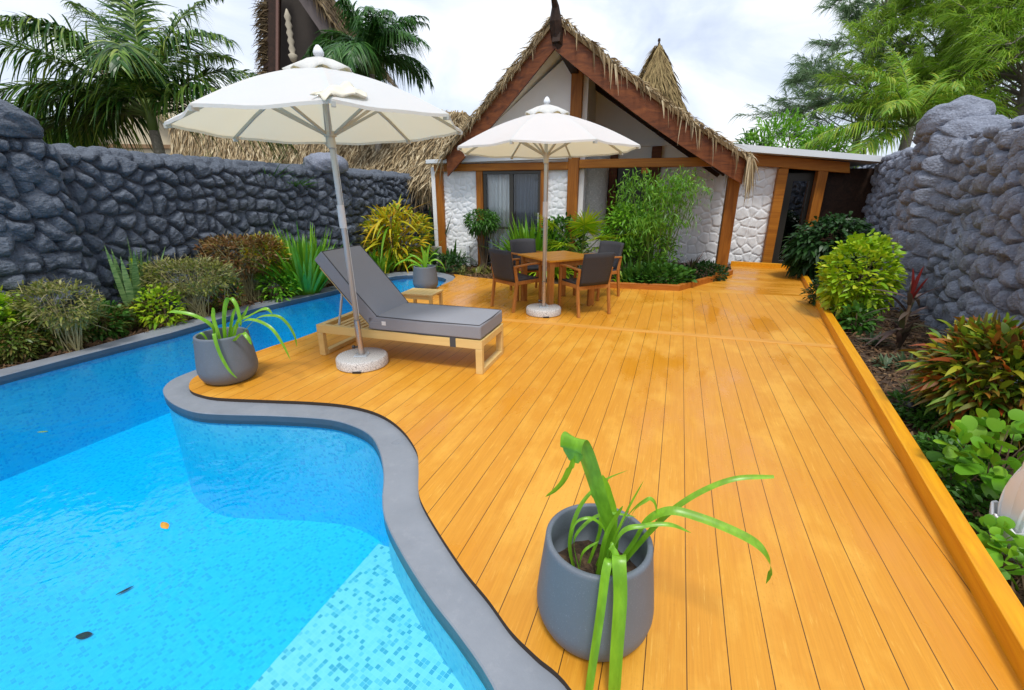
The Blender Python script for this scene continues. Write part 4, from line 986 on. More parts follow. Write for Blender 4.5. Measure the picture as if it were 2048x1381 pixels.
M_lily = lilymat('lily_leaf', (.11, .33, .012), (.22, .46, .025))
p1 = pot('large grey planter with strap-leaved lily in the foreground', (.324, 1.347, 0))
def wp1(x, y, Y): return P(x, y, Y)-Vector((.324, 1.347, 0))
def leaf_object(name, leaves, root, s=1):
    for pts, w, side, prof in leaves:
        m = MB(); ribbon(m, [Vector(q)/s for q in pts], w/s, side, .16, 7, prof); m.build(name, M_lily, root, True)
sx_ = (1, 0, 0); sxy = (.8, -.5, .2); FL = [.9, .95, 1, .95, .9, .75]
leaf_object('leaf', [
    ([(.02, .02, .23), wp1(1222, 1080, 1.33), wp1(1196, 990, 1.30), wp1(1172, 915, 1.27), wp1(1156, 880, 1.25), wp1(1147, 878, 1.23), wp1(1143, 900, 1.22), wp1(1146, 925, 1.225)], .082, (.75, -.65, 0), [.55, .65, .9, 1, .9, .45]),
    ([wp1(1146, 918, 1.22), wp1(1141, 935, 1.21), wp1(1128, 962, 1.20), wp1(1110, 982, 1.19), wp1(1091, 994, 1.18)], .030, (.7, .5, -.5), [.5, .8, 1, .8, .5, .05]),
    ([(.05, .03, .23), wp1(1226, 1040, 1.38), wp1(1215, 985, 1.40), wp1(1205, 950, 1.41)], .035, sx_, None),
    ([(.07, .0, .23), wp1(1290, 1075, 1.32), wp1(1340, 1025, 1.31), wp1(1400, 985, 1.30), wp1(1470, 958, 1.29), wp1(1548, 954, 1.28)], .021, (0, .6, .6), [.9, 1, 1, .85, .75, .5]),
    ([(.06, .0, .23), wp1(1268, 1085, 1.30), wp1(1295, 1042, 1.29), wp1(1340, 1022, 1.27), wp1(1400, 1036, 1.24), wp1(1470, 1064, 1.20), wp1(1515, 1090, 1.17), wp1(1537, 1120, 1.155), wp1(1541, 1145, 1.15), wp1(1532, 1168, 1.15)], .030, (.1, .75, .6), [.6, .75, 1, 1, .7, .05]),
    ([(.02, -.08, .29), wp1(1222, 1118, 1.18), wp1(1212, 1140, 1.13), wp1(1200, 1230, 1.09), wp1(1185, 1330, 1.06), wp1(1172, 1420, 1.04)], .030, sx_, FL),
    ([(.04, -.06, .29), wp1(1236, 1112, 1.18), wp1(1238, 1130, 1.13), wp1(1240, 1200, 1.09), wp1(1233, 1300, 1.06), wp1(1226, 1420, 1.035)], .046, sx_, FL),
    ([(-.08, .02, .23), wp1(1140, 1085, 1.40), wp1(1160, 1015, 1.42), wp1(1205, 965, 1.43), wp1(1255, 941, 1.43)], .021, (.6, -.6, .5), None),
    ([(-.06, -.02, .23), wp1(1148, 1085, 1.36), wp1(1175, 1045, 1.37), wp1(1215, 1027, 1.37), wp1(1272, 1034, 1.37)], .014, (0, .7, .6), None),
    ([(.02, .0, .23), wp1(1225, 1090, 1.31), wp1(1258, 1030, 1.30), wp1(1292, 1000, 1.29), wp1(1308, 1004, 1.29), wp1(1314, 1030, 1.29), wp1(1316, 1050, 1.29)], .016, (.5, .7, .3), None),
    ([(.02, -.01, .23), wp1(1228, 1080, 1.30), wp1(1255, 1020, 1.30), wp1(1287, 962, 1.30)], .010, sx_, None),
    ([(.02, -.04, .23), wp1(1240, 1070, 1.27), wp1(1290, 1052, 1.26), wp1(1340, 1050, 1.25), wp1(1382, 1066, 1.24)], .017, (0, .7, .6), None),
    ([(-.07, -.04, .23), wp1(1165, 1108, 1.33), wp1(1198, 1082, 1.33)], .012, (0, .7, .6), None),
    ([(.0, -.03, .23), wp1(1210, 1080, 1.28), wp1(1232, 1035, 1.27), wp1(1246, 1012, 1.26)], .018, sx_, None),
    ([(.05, .04, .23), wp1(1250, 1060, 1.40), wp1(1272, 1018, 1.42), wp1(1300, 1000, 1.43)], .014, (.5, .7, .3), None),
    ([(-.02, .05, .23), wp1(1200, 1060, 1.42), wp1(1196, 1010, 1.44), wp1(1180, 985, 1.45)], .015, sx_, None),
    ([(.0, .0, .23), wp1(1212, 1075, 1.33), wp1(1190, 1040, 1.34), wp1(1160, 1040, 1.34), wp1(1142, 1062, 1.34)], .012, (0, .7, .6), None),
    ([(.03, -.07, .23), wp1(1218, 1098, 1.19), wp1(1228, 1104, 1.17), wp1(1240, 1118, 1.16)], .03, (.4, .7, .2), None),
], p1)
b2 = V2(G(462, 757)); p2 = pot('grey planter with drooping green lily leaves on the rounded tip of the deck', b2, 1.08)
def wp2(x, y, dy=0): return P(x, y, b2.y+dy)-b2
c2 = (0, .02, .3)
leaf_object('leaf', [
    ([(-.08, 0, .3), wp2(425, 655), wp2(390, 632, -.03), wp2(350, 624, -.05), wp2(337, 626, -.06)], .035, (0, .7, .6), None),
    ([(-.05, .05, .3), wp2(428, 640, .1), wp2(426, 616, .1)], .04, sx_, [.7, .8, 1, .9, .7, .4]),
    ([(0, .02, .3), wp2(448, 640), wp2(452, 605), wp2(462, 597), wp2(473, 612, -.02), wp2(480, 640, -.03), wp2(482, 655, -.03)], .035, (1, .4, 0), None),
    ([(.03, .03, .3), wp2(470, 650), wp2(500, 632), wp2(530, 618), wp2(545, 628)], .04, (.3, .7, .5), None),
    ([(.02, 0, .3), wp2(480, 650, -.05), wp2(505, 640, -.08), wp2(540, 655, -.12), wp2(563, 685, -.15), wp2(581, 720, -.16)], .032, (.3, .7, .4), None),
    ([(.06, .06, .3), wp2(510, 640, .1), wp2(550, 632, .1), wp2(572, 645, .1), wp2(588, 670, .1), wp2(594, 694, .1)], .03, (.3, .7, .4), None),
    ([(-.03, -.08, .3), wp2(428, 668, -.2), wp2(432, 685, -.24), wp2(442, 712, -.26), wp2(458, 740, -.27), wp2(474, 757, -.27)], .032, (1, .1, .1), None),
    ([(.06, -.05, .3), wp2(482, 668, -.18), wp2(495, 675, -.22), wp2(503, 690, -.22)], .035, (.8, .4, .2), None),
    ([(-.1, -.02, .3), wp2(405, 668, -.05), wp2(392, 675, -.06), wp2(383, 690, -.06)], .02, (.3, .7, .4), None),
    ([(.04, .05, .3), wp2(475, 645, .05), wp2(488, 630, .05), wp2(497, 612, .05)], .028, sx_, None),
    ([(.0, .05, .3), wp2(462, 650, .05), wp2(466, 630, .05), wp2(472, 615, .05)], .03, sx_, None),
], p2, 1.08)
b3 = V2(G(852, 577.5)); p3 = pot('farther grey planter with arching lily standing beside the pool end', b3, 1.0)
def wp3(x, y, dy=0): return P(x, y, b3.y+dy)-b3
leaf_object('leaf', [([(0, 0, .3)]+[wp3(x, y) for x, y in l], .04, sd_, None) for l, sd_ in (
    ([(838, 530), (815, 520), (793, 530), (785, 545)], (0, .7, .6)), ([(842, 525), (825, 512), (800, 528)], (0, .7, .6)), ([(848, 520), (846, 505), (842, 492)], sx_), ([(854, 520), (856, 502), (860, 488)], sx_),
    ([(860, 525), (872, 520), (884, 528), (892, 545)], (0, .7, .6)), ([(858, 520), (868, 508), (878, 510)], (.2, .7, .5)), ([(845, 525), (832, 515), (818, 508)], (.2, .7, .5)), ([(852, 522), (851, 510), (850, 500)], sx_), ([(838, 532), (824, 530), (812, 540)], (0, .7, .6)))], p3)
# ------------------------------------------------------------------ plants
def site(px, pyb, pyt, wpx, z0=-.07):
    b = G(px, pyb, z0); H = P(px, pyt, b.y).z-z0; zc = b.y*cp+(CH-.4)*sp
    return b, max(.08, H), wpx*zc/F
def rotrand(n): return rvec(n)
def put_leaves(m, C, D, L, Wd, droop=.3, seg=3, prof=(.25, 1, .85, .06), jit=.4):
    n = len(C); m.arr(*blades(C, D, rvec(n)+np.cross(D, (0, 0, 1))*1.2, L, Wd, droop, seg, prof))
M_stem = plain('brown_stem', (.13, .085, .05), .8)
M_stemg = plain('green_stem', (.12, .18, .04), .6)
M_twig = plain('pale_twig', (.34, .30, .14), .8)
def shrub(name, label, b, H, Wd, n, L, lw, mat, stem=M_stem, zlo=.12, depth=None, nst=7, clumps=26, group=None, up=.35, droop=.3, seg=3, prof=(.25, 1, .85, .06), twigs=0, dense=.5, cat='shrub', sr=.012, flat=.0):
    t_ = thing(name, label, cat, b, 0, group)
    dp = depth or Wd; cz = H*(zlo+1)/2; rz = H*(1-zlo)/2
    cc = rvec(clumps)*RNG.uniform(.35, 1, clumps)[:, None]**.5
    C = np.concatenate([cc[RNG.integers(0, clumps, int(n*dense))]+RNG.normal(0, .20, (int(n*dense), 3)), rvec(n-int(n*dense))*RNG.uniform(.45, 1.0, n-int(n*dense))[:, None]**.4])
    if flat: C[:, 2] = np.minimum(C[:, 2], flat+RNG.uniform(-.25, .25, n))
    nn = np.linalg.norm(C, axis=1, keepdims=True); C = C/np.maximum(1, nn/1.08)
    D = C+rvec(n)*.7+np.array([0, 0, up]); Pn = C*np.array([Wd/2, dp/2, rz])+np.array([0, 0, cz])
    Pn[:, 2] = np.maximum(Pn[:, 2], .01)
    m = MB(); put_leaves(m, Pn, D, L*RNG.uniform(.6, 1.25, n), lw*RNG.uniform(.7, 1.2, n), droop, seg, prof)
    m.build('foliage', mat, t_, seg > 2)
    m = MB()
    for i in range(nst):
        e = cc[i % clumps]*np.array([Wd/2, dp/2, rz])*.85+np.array([0, 0, cz]); s_ = Vector((random.uniform(-.12, .12)*Wd, random.uniform(-.12, .12)*dp, -.01))
        mid = s_.lerp(Vector(e), .5)+Vector((0, 0, H*.08)); m.tube([s_, mid, Vector(e)], [sr, sr*.75, sr*.35], 6)
    if twigs:
        k = RNG.integers(0, n, twigs); Dt = C[k]*.6+rvec(twigs)*.8+np.array([0, 0, .3])
        m.arr(*blades(Pn[k], Dt, rvec(twigs), RNG.uniform(.4, 1.0, twigs)*H*.22, .006, RNG.uniform(-.2, .5, twigs), 3, (1, .8, .4)))
    m.build('stems', M_twig if twigs else stem, t_)
    return t_
def strap(name, label, b, n, L, w, mat, tilt=(10, 60), droop=(.3, .9), cat='plant', group=None, r0=.05, prof=(.7, 1, .9, .55, .05), seg=6, h0=0., az=None):
    t_ = thing(name, label, cat, b, 0, group); m = MB()
    an = RNG.uniform(0, 6.283, n) if az is None else RNG.uniform(az[0], az[1], n); ti = np.radians(RNG.uniform(*tilt, n))
    D = np.stack([np.sin(ti)*np.cos(an), np.sin(ti)*np.sin(an), np.cos(ti)], -1); B = np.stack([np.cos(an)*r0, np.sin(an)*r0, RNG.uniform(0, h0+.01, n)], -1)
    sdv = np.stack([-np.sin(an), np.cos(an), np.zeros(n)], -1)+rvec(n)*.25
    m.arr(*blades(B, D, sdv, L*RNG.uniform(.72, 1.06, n), w*RNG.uniform(.75, 1.15, n), RNG.uniform(*droop, n), seg, prof))
    m.build('leaves', mat, t_, True)
    if h0:
        m = MB(); m.tube([(0, 0, -.02), (0, 0, h0)], [.02, .014], 8); m.build('stem', M_stem, t_)
    return t_
g_bright = leafmat('bright_green_leaf', [(.10, .30, .014), (.17, .43, .02), (.28, .54, .03), (.13, .36, .016)])
g_mid = leafmat('mid_green_leaf', [(.035, .12, .012), (.06, .18, .02), (.10, .26, .03), (.045, .14, .015)])
g_dark = leafmat('dark_green_leaf', [(.012, .045, .010), (.022, .075, .014), (.035, .10, .022), (.05, .14, .03)])
g_lime = leafmat('lime_yellow_leaf', [(.20, .42, .012), (.36, .58, .015), (.58, .70, .02), (.26, .50, .014), (.74, .76, .05)])
g_yel = leafmat('yellow_croton_leaf', [(.16, .36, .02), (.62, .50, .012), (.80, .58, .02), (.74, .34, .012), (.36, .52, .02), (.85, .68, .03)])
g_croton = leafmat('mixed_croton_leaf', [(.05, .15, .012), (.46, .05, .012), (.09, .22, .02), (.05, .12, .015), (.50, .10, .02), (.14, .28, .02), (.34, .42, .02), (.05, .12, .012), (.55, .46, .02), (.22, .36, .02), (.16, .035, .012), (.10, .22, .015)])
g_olive = leafmat('olive_twig_leaf', [(.12, .15, .03), (.26, .26, .06), (.38, .36, .10), (.17, .15, .05), (.32, .34, .05), (.20, .25, .04)])
g_brown = leafmat('brown_copper_leaf', [(.08, .09, .02), (.22, .12, .035), (.10, .17, .03), (.16, .26, .04), (.24, .30, .05), (.13, .20, .03), (.30, .18, .05)])
g_copper = leafmat('copper_red_leaf', [(.10, .06, .02), (.30, .12, .04), (.16, .15, .03), (.38, .20, .06), (.24, .09, .03), (.28, .26, .05)])
g_sans = NT('snake_plant_leaf'); t = g_sans; o = t.obj((1, 1, 1)); c = t.ramp(t.noise(t.obj((2, 2, 14)), 4, 3, .6, .5), [(.35, (.07, .17, .05)), (.52, (.20, .34, .11)), (.7, (.36, .48, .20))]); g_sans = t.done(t.bsdf(c, .4))
g_red = leafmat('red_cordyline_leaf', [(.22, .022, .018), (.35, .04, .03), (.16, .03, .03)], .4, .45)
g_purp = leafmat('bronze_cordyline_leaf', [(.05, .045, .03), (.13, .08, .07), (.20, .13, .12), (.07, .09, .03), (.10, .12, .05)])
g_grey = leafmat('grey_green_rosette', [(.10, .17, .09), (.16, .24, .13), (.07, .13, .05), (.21, .28, .16)])

# left bed
b, H, w = site(8, 715, 572, 95); shrub('shrub', 'lime green shrub at the left edge of the photo against the dark wall', b, H, w, 900, .10, .055, g_lime)
b, H, w = site(150, 705, 556, 140); shrub('twiggy_shrub', 'dry olive twiggy shrub with bare pale stems near the left edge', b, H, w, 1500, .065, .020, g_olive, twigs=260, depth=.5, up=.5, flat=.6, zlo=.35, nst=45, sr=.006)
b, H, w = site(95, 700, 628, 70); shrub('seedling', 'small fresh green broadleaf plant below the dry twiggy shrub', b, H, w, 60, .14, .07, g_bright, cat='plant')
LC = (('low brown green ground shrub at the pool corner, farthest left', 15, 722, 650, 120), ('low brown green ground shrub under the fresh green seedling', 100, 700, 640, 125), ('low brown green ground shrub between seedling and snake plant', 195, 672, 618, 115), ('low brown green ground shrub in front of the snake plant', 282, 650, 612, 95))
for lab, x, y0, y1, ww in LC:
    b, H, w = site(x, y0, y1, ww); shrub('low_shrub', lab, b, H*1.15, w*1.15, 2300, .065, .022, g_brown, depth=.5, group='low shrubs along the pool edge', up=.2, zlo=.0, sr=.006)
b, H, w = site(275, 645, 465, 85); sp_ = strap('snake_plant', 'tall upright snake plant with striped leaves in front of the dark wall', b, 20, H*1.0, .085, g_sans, (2, 24), (.0, .08), r0=.10, prof=(.55, .9, 1, .9, .6, .04)); 
b, H, w = site(308, 640, 520, 40); shrub('small_shrub', 'small lime green leafy sprig beside the snake plant', b, H, w, 90, .09, .06, g_lime, zlo=.5)
b, H, w = site(395, 640, 510, 170); shrub('twiggy_shrub', 'rounded olive yellow twiggy shrub between snake plant and brown shrub', b, H, w, 3000, .06, .020, g_olive, twigs=420, depth=.7, flat=.5, up=.7, zlo=.42, nst=70, sr=.006)
b, H, w = site(505, 605, 462, 150); shrub('croton_shrub', 'brown copper shrub with flat top beside the green lily clump', b, H, w, 2600, .085, .026, g_copper, twigs=260, depth=.8, flat=.5, up=.5, zlo=.42, nst=60, sr=.007)
b, H, w = site(548, 600, 470, 75); shrub('croton_shrub', 'yellowish croton between the brown shrub and the green lily clump', b, H, w, 900, .10, .030, g_yel, twigs=160, depth=.5, up=.6, zlo=.4)
b, H, w = site(612, 590, 452, 130); strap('lily_clump', 'bright green strappy lily clump behind the lounger back', b, 300, H*1.2, .06, g_bright, (1, 42), (.05, .45), r0=.2)
b, H, w = site(790, 540, 402, 135); strap('yellow_croton', 'yellow and orange croton bush behind the parasol pole', b, 100, H*.75, .07, g_yel, (15, 85), (.1, .9), r0=.12, h0=H*.75, cat='shrub')
b, H, w = site(800, 540, 410, 120); shrub('croton_shrub', 'leafy yellow green croton filling the base of the orange croton', b, H*.95, w, 1100, .26, .055, g_yel, depth=.9, up=.8, droop=.5, seg=4)
b, H, w = site(762, 548, 470, 60); strap('lily_clump', 'green and yellow strap leaves low in front of the orange croton', b, 60, H*1.25, .05, g_bright, (3, 45), (.1, .6), r0=.15)
b, H, w = site(848, 540, 440, 60); strap('lily_clump', 'pale green arching strap leaves left of the house corner', b, 26, H*1.1, .08, g_bright, (5, 55), (.3, 1.0), r0=.1)
b, H, w = site(868, 528, 404, 50); strap('fan_leaf_plant', 'dark green upright leaves rising in the corner between wall and house', b, 16, H*1.0, .12, g_dark, (2, 28), (.0, .3), r0=.1)
b, H, w = site(905, 533, 436, 60); strap('lily_clump', 'mid green strap leaves in front of the left white house panel', b, 30, H*1.05, .085, g_mid, (3, 50), (.2, .9), r0=.1)
b, H, w = site(890, 545, 512, 90); shrub('low_shrub', 'dark low shrub at the foot of the house corner', b, H, w, 700, .10, .03, g_dark, depth=.6)
for x, yb, yt, ww, lab, mt, nn, LL, lw_ in ((45, 712, 622, 90, 'green leafy filler plant beside the lime shrub at the far left', g_bright, 420, .10, .05), (215, 678, 600, 80, 'green filler plant left of the snake plant', g_mid, 500, .09, .04), (330, 655, 575, 80, 'yellow green filler plant under the rounded olive shrub', g_lime, 420, .09, .035), (455, 622, 545, 70, 'reddish filler plant left of the brown copper shrub', g_croton, 420, .11, .03), (560, 604, 535, 70, 'green filler plant under the yellowish croton', g_bright, 420, .11, .035), (690, 572, 500, 60, 'green filler plant hidden behind the lounger back', g_mid, 300, .12, .04)):
    b, H, w = site(x, yb, yt, ww); shrub('filler_plant', lab, b, H, w, nn, LL, lw_, mt, depth=.45, up=.8, zlo=.0, cat='plant', sr=.005, droop=.5)
# topiary at the door
b, H, w = site(965, 541, 418, 62); tp = shrub('topiary_shrub', 'small clipped bush on bare stems in front of the sliding door', b, H, w, 1500, .10, .030, g_mid, zlo=.62, nst=12, flat=.85, up=.2, droop=.6)
for k, (x, lab) in enumerate(((925, 'leafy ground plant at the left of the row under the sliding door'), (955, 'leafy ground plant in the middle of the row under the sliding door'), (985, 'leafy ground plant at the right of the row under the sliding door'))):
    b, H, w = site(x, 549, 522, 42); strap('ground_plant', lab, b, 40, H*1.2, .04, g_olive, (10, 75), (.2, .8), group='small plants in a row under the sliding door', r0=.06)
# centre bed
b, H, w = site(1066, 548, 440, 90); strap('lily_clump', 'bright green strap clump behind the dining table in front of the door', b, 260, H*1.25, .075, g_bright, (1, 42), (.05, .5), r0=.25)
b, H, w = site(1122, 545, 436, 95); shrub('shrub', 'dense mid green shrub behind the table beside the fan palm', b, H, w, 1900, .13, .05, g_mid, depth=.8)
b, H, w = site(1106, 556, 470, 60); strap('lily_clump', 'yellow green curled leaves just behind the table and parasol pole', b, 70, H*1.3, .07, g_lime, (5, 50), (.5, 1.2), r0=.1)
b, H, w = site(1030, 560, 500, 50); strap('lily_clump', 'lime leaves peeping out between the two left chairs', b, 22, H*1.0, .08, g_lime, (5, 50), (.3, .9), r0=.1)
def fan_palm(name, label, b, H, n, L, mat, cat='palm', az=(0, 6.28), tl=(20, 75)):
    t_ = thing(name, label, cat, b); m = MB(); st_ = MB(); r = random.Random(5)
    for i in range(n):
        a = r.uniform(*az); ti = R(r.uniform(*tl)); d = Vector((math.sin(ti)*math.cos(a), math.sin(ti)*math.sin(a), math.cos(ti))); hub = Vector((0, 0, H*.35))+d*(H*r.uniform(.35, .6))
        st_.tube([(0, 0, 0), (0, 0, H*.3), hub], [.015, .012, .007], 5)
        sd_ = d.cross(Vector((0, 0, 1))).normalized(); k = 26; ang = np.linspace(-2.2, 2.2, k)
        D = np.array([(d*math.cos(q)+sd_*math.sin(q))[:] for q in ang]); nr = d.cross(sd_)
        m.arr(*blades(np.repeat([hub[:]], k, 0), D, np.repeat([sd_[:]], k, 0)*np.cos(ang)[:, None]-np.repeat([d[:]], k, 0)*np.sin(ang)[:, None], L*(.75+.25*np.cos(ang)), .032, RNG.uniform(.05, .35, k), 4, (.5, 1, .7, .05)))
    m.build('fronds', mat, t_); st_.build('stem', M_stemg, t_); return t_
b, H, w = site(1160, 556, 405, 130); fan_palm('fan_palm', 'yellow green young fan palm beside the grey column', b, H, 9, H*.34, g_lime, 'palm', (3.5, 5.9), (25, 80))
b, H, w = site(1302, 566, 345, 150)
nd = thing('nandina_bush', 'tall airy bright green bush with drooping fine leaves in front of the white wall', 'bush', b); m = MB(); s_ = MB(); n = 0
for i in range(40):
    a = random.uniform(0, 6.28); rr = random.uniform(.1, 1)**.6*w*.48; top = Vector((math.cos(a)*rr, math.sin(a)*rr*.8, H*random.uniform(.52, 1.0)*(1-.25*(rr/w)**2)-.05)); s0 = Vector((math.cos(a)*rr*.25, math.sin(a)*rr*.25, 0))
    top.z = min(top.z, H*.96); s_.tube([s0, s0.lerp(top, .55)+Vector((0, 0, .15)), top], [.012, .009, .004], 5)
    k = 84; t_ = RNG.uniform(.0, 1, k); B = np.array(top[:])+RNG.normal(0, 1, (k, 3))*np.array([.14, .14, .11])
    D = rvec(k)*.7+np.array([0, 0, -.55]); m.arr(*blades(B, D, rvec(k), RNG.uniform(.06, .13, k), .020, RNG.uniform(.1, .6, k), 3, (.4, 1, .7, .05)))
k = 1000; B = rvec(k)*RNG.uniform(.4, 1, k)[:, None]*np.array([w*.36, w*.3, H*.28])+np.array([0, 0, H*.30]); m.arr(*blades(B, rvec(k)*.8+np.array([0, 0, -.2]), rvec(k), RNG.uniform(.07, .15, k), .028, .3, 3, (.4, 1, .7, .05)))
m.build('foliage', leafmat('nandina_leaf', [(.07, .22, .014), (.14, .36, .022), (.25, .48, .035), (.09, .27, .016)]), nd); s_.build('stems', M_stemg, nd)
b, H, w = site(1238, 560, 402, 75); shrub('shrub', 'light green leafy bush between the fan palm and the tall airy bush', b, H, w, 1200, .14, .045, g_bright, zlo=.25, depth=.8, droop=.6)
b, H, w = site(1270, 574, 485, 100); strap('ginger_clump', 'upright mid green ginger leaves at the front of the planted bed', b, 70, H*.95, .055, g_mid, (2, 45), (.1, .6), r0=.22)
b, H, w = site(1245, 574, 520, 50); strap('lily_clump', 'lime green strap leaves beside the right hand chair', b, 24, H*1.1, .06, g_lime, (5, 50), (.3, .9), r0=.1)
b, H, w = site(1316, 578, 530, 140); shrub('ground_cover_plant', 'broad leaved green ground cover along the kerb of the planted bed', b, H, w, 900, .11, .07, g_mid, depth=.7, up=.8, zlo=.0, cat='plant')
b, H, w = site(1405, 565, 528, 95); shrub('ground_cover_plant', 'dark small leaved ground cover by the leaning brown post', b, H, w, 900, .09, .04, g_dark, depth=.6, up=.6, zlo=.0, cat='plant')
b, H, w = site(1378, 565, 478, 70); strap('cordyline', 'bronze green cordyline with spiky leaves in front of the white wall', b, 34, H*.75, .045, g_purp, (5, 80), (.1, .5), h0=H*.4, r0=.03)
# right bed
b, H, w = site(1650, 565, 432, 150); shrub('shrub', 'dark green glossy shrub in the corner by the annex', b, H, w, 2600, .17, .07, g_dark, depth=1.0, up=.1, droop=.6)
b, H, w = site(1692, 645, 474, 128); shrub('lime_shrub', 'lime yellow leafy shrub against the right stone wall', b, H, w*.95, 1700, .11, .062, g_lime, depth=.75, up=.5, droop=.4, seg=4, prof=(.2, .9, 1, .7, .04))
b, H, w = site(1640, 618, 555, 60); shrub('low_shrub', 'small dark green plants at the far end of the right timber kerb', b, H, w, 500, .08, .03, g_dark, depth=.4)
b, H, w = site(1712, 665, 615, 60); shrub('low_shrub', 'small round leaved green plant under the lime yellow shrub', b, H, w, 200, .10, .06, g_mid, depth=.4)
b, H, w = site(1792, 705, 520, 60)
cd = strap('cordyline', 'bronze cordyline with one tall red spear against the right wall', b, 46, .42, .05, g_purp, (15, 95), (.15, .6), h0=H*.62, r0=.02)
m = MB()
for a, l, tl in ((.3, .40, 6), (2.2, .38, 10), (4.0, .34, 12), (5.4, .30, 16)):
    d = (math.sin(R(tl))*math.cos(a), math.sin(R(tl))*math.sin(a), math.cos(R(tl))); ribbon(m, [Vector((0, 0, H*.55)), Vector((0, 0, H*.55))+Vector(d)*l*.5, Vector((0, 0, H*.55))+Vector(d)*l], .085, (math.cos(.5), math.sin(.5), 0), .3, 6, [.25, .5, 1, .8, .45, .05])
m.build('red_leaves', g_red, cd, True)
b, H, w = site(1945, 875, 660, 200); shrub('croton_shrub', 'colourful red, orange and green croton bush against the right wall', b, H, w, 2400, .15, .036, g_croton, depth=.8, up=.5, droop=.4, seg=4, prof=(.35, 1, .9, .6, .05), zlo=.18)
RS = ((1745, 690, 50, 'grey green rosette at the foot of the red cordyline, left side'), (1810, 735, 62, 'grey green rosette right below the red cordyline'), (1835, 800, 66, 'grey green rosette nearest the black garden spotlight'), (1770, 735, 48, 'small grey green rosette close to the kerb below the cordyline'), (1870, 770, 66, 'grey green rosette under the left side of the croton bush'), (1885, 905, 60, 'grey green rosette below the croton bush by the kerb'))
for x, y, ww, lab in RS:
    b, H, w = site(x, y, y-30, ww); strap('rosette_plant', lab, b, 44, w*.72, .03, g_grey, (15, 95), (.0, .35), group='grey green rosettes in the right bed', r0=.02, prof=(.7, 1, .8, .05), seg=4)
b, H, w = site(1968, 1005, 850, 165); shrub('round_leaf_plant', 'bright green round leaved plant spilling beside the white ornament', b, H, w*.95, 110, .10, .082, g_bright, depth=.45, up=.9, droop=.3, seg=5, prof=(.45, .95, 1, .8, .35), cat='plant', sr=.006, zlo=.3, nst=14)
for x, y, yt, ww, lab in ((1905, 985, 925, 80, 'small round leaved sprig near the middle of the right kerb'), (2005, 1145, 1075, 100, 'low green leaves at the base of the white ornament'), (2045, 1190, 1110, 90, 'green leaves at the right edge of the photo above the kerb')):
    b, H, w = site(x, y, yt, ww); shrub('sprig', lab, b, H, w, 60, .075, .06, g_bright, depth=.3, up=.9, droop=.3, seg=4, prof=(.4, .95, 1, .8, .3), cat='plant', sr=.004, zlo=.1)
for x, y, ww, lab in ((1850, 850, 90, 'low dark leafy carpet under the croton bush'), (1915, 945, 110, 'low dark leafy carpet between rosette and round leaved plant'), (1990, 1060, 120, 'low dark leafy carpet under the white ornament')):
    b, H, w = site(x, y, y-40, ww); shrub('low_shrub', lab, b, H*1.1, w, 900, .05, .024, g_mid, depth=.6, zlo=0, up=.4, sr=.004)
b, H, w = site(2075, 920, 850, 60); strap('bromeliad', 'bronze bromeliad leaves reaching in at the right edge', b, 16, .40, .055, g_purp, (30, 95), (.1, .3), r0=.03, h0=.25)

# mulch chips
m = MB()
def chips(n, a, b, c, d):
    a, b, c, d = [np.array(p[:]) for p in (a, b, c, d)]; u = RNG.uniform(0, 1, (n, 1)); v = RNG.uniform(0, 1, (n, 1)); B = (a*(1-u)+b*u)*(1-v)+(d*(1-u)+c*u)*v
    B[:, 2] = -.068+RNG.uniform(0, .03, n); D = rvec(n)*(1, 1, .35); m.arr(*blades(B, D, rvec(n)*(1, 1, .3), RNG.uniform(.03, .11, n), RNG.uniform(.012, .03, n), 0.0, 2, (.4, 1, .2)))
lo = [p+Vector((0, 0, 0)) for p in left_out]; chips(9000, left_out[4], left_out[0], lp0+ld*13.5, lp0+ld*1.5); 
chips(2500, V2(G(930, 553)), V2(G(1000, 561)), V2(G(1000, 527)), V2(G(910, 527)))
chips(3000, V2(G(1230, 573)), V2(G(1440, 560)), V2(G(1440, 535)), V2(G(1180, 530)))
kk = kerb_at(0.8)+Vector((.1, -.05, 0)); chips(9000, kerb_at(.8)+kn*.1, kerb_at(10)+kn*.1, kerb_at(10)+kn*1.3, kerb_at(.8)+kn*1.3)
tag(m.build('mulch', M_mulch), 'dry brown leaf mulch covering the planting beds', 'mulch', kind='stuff')

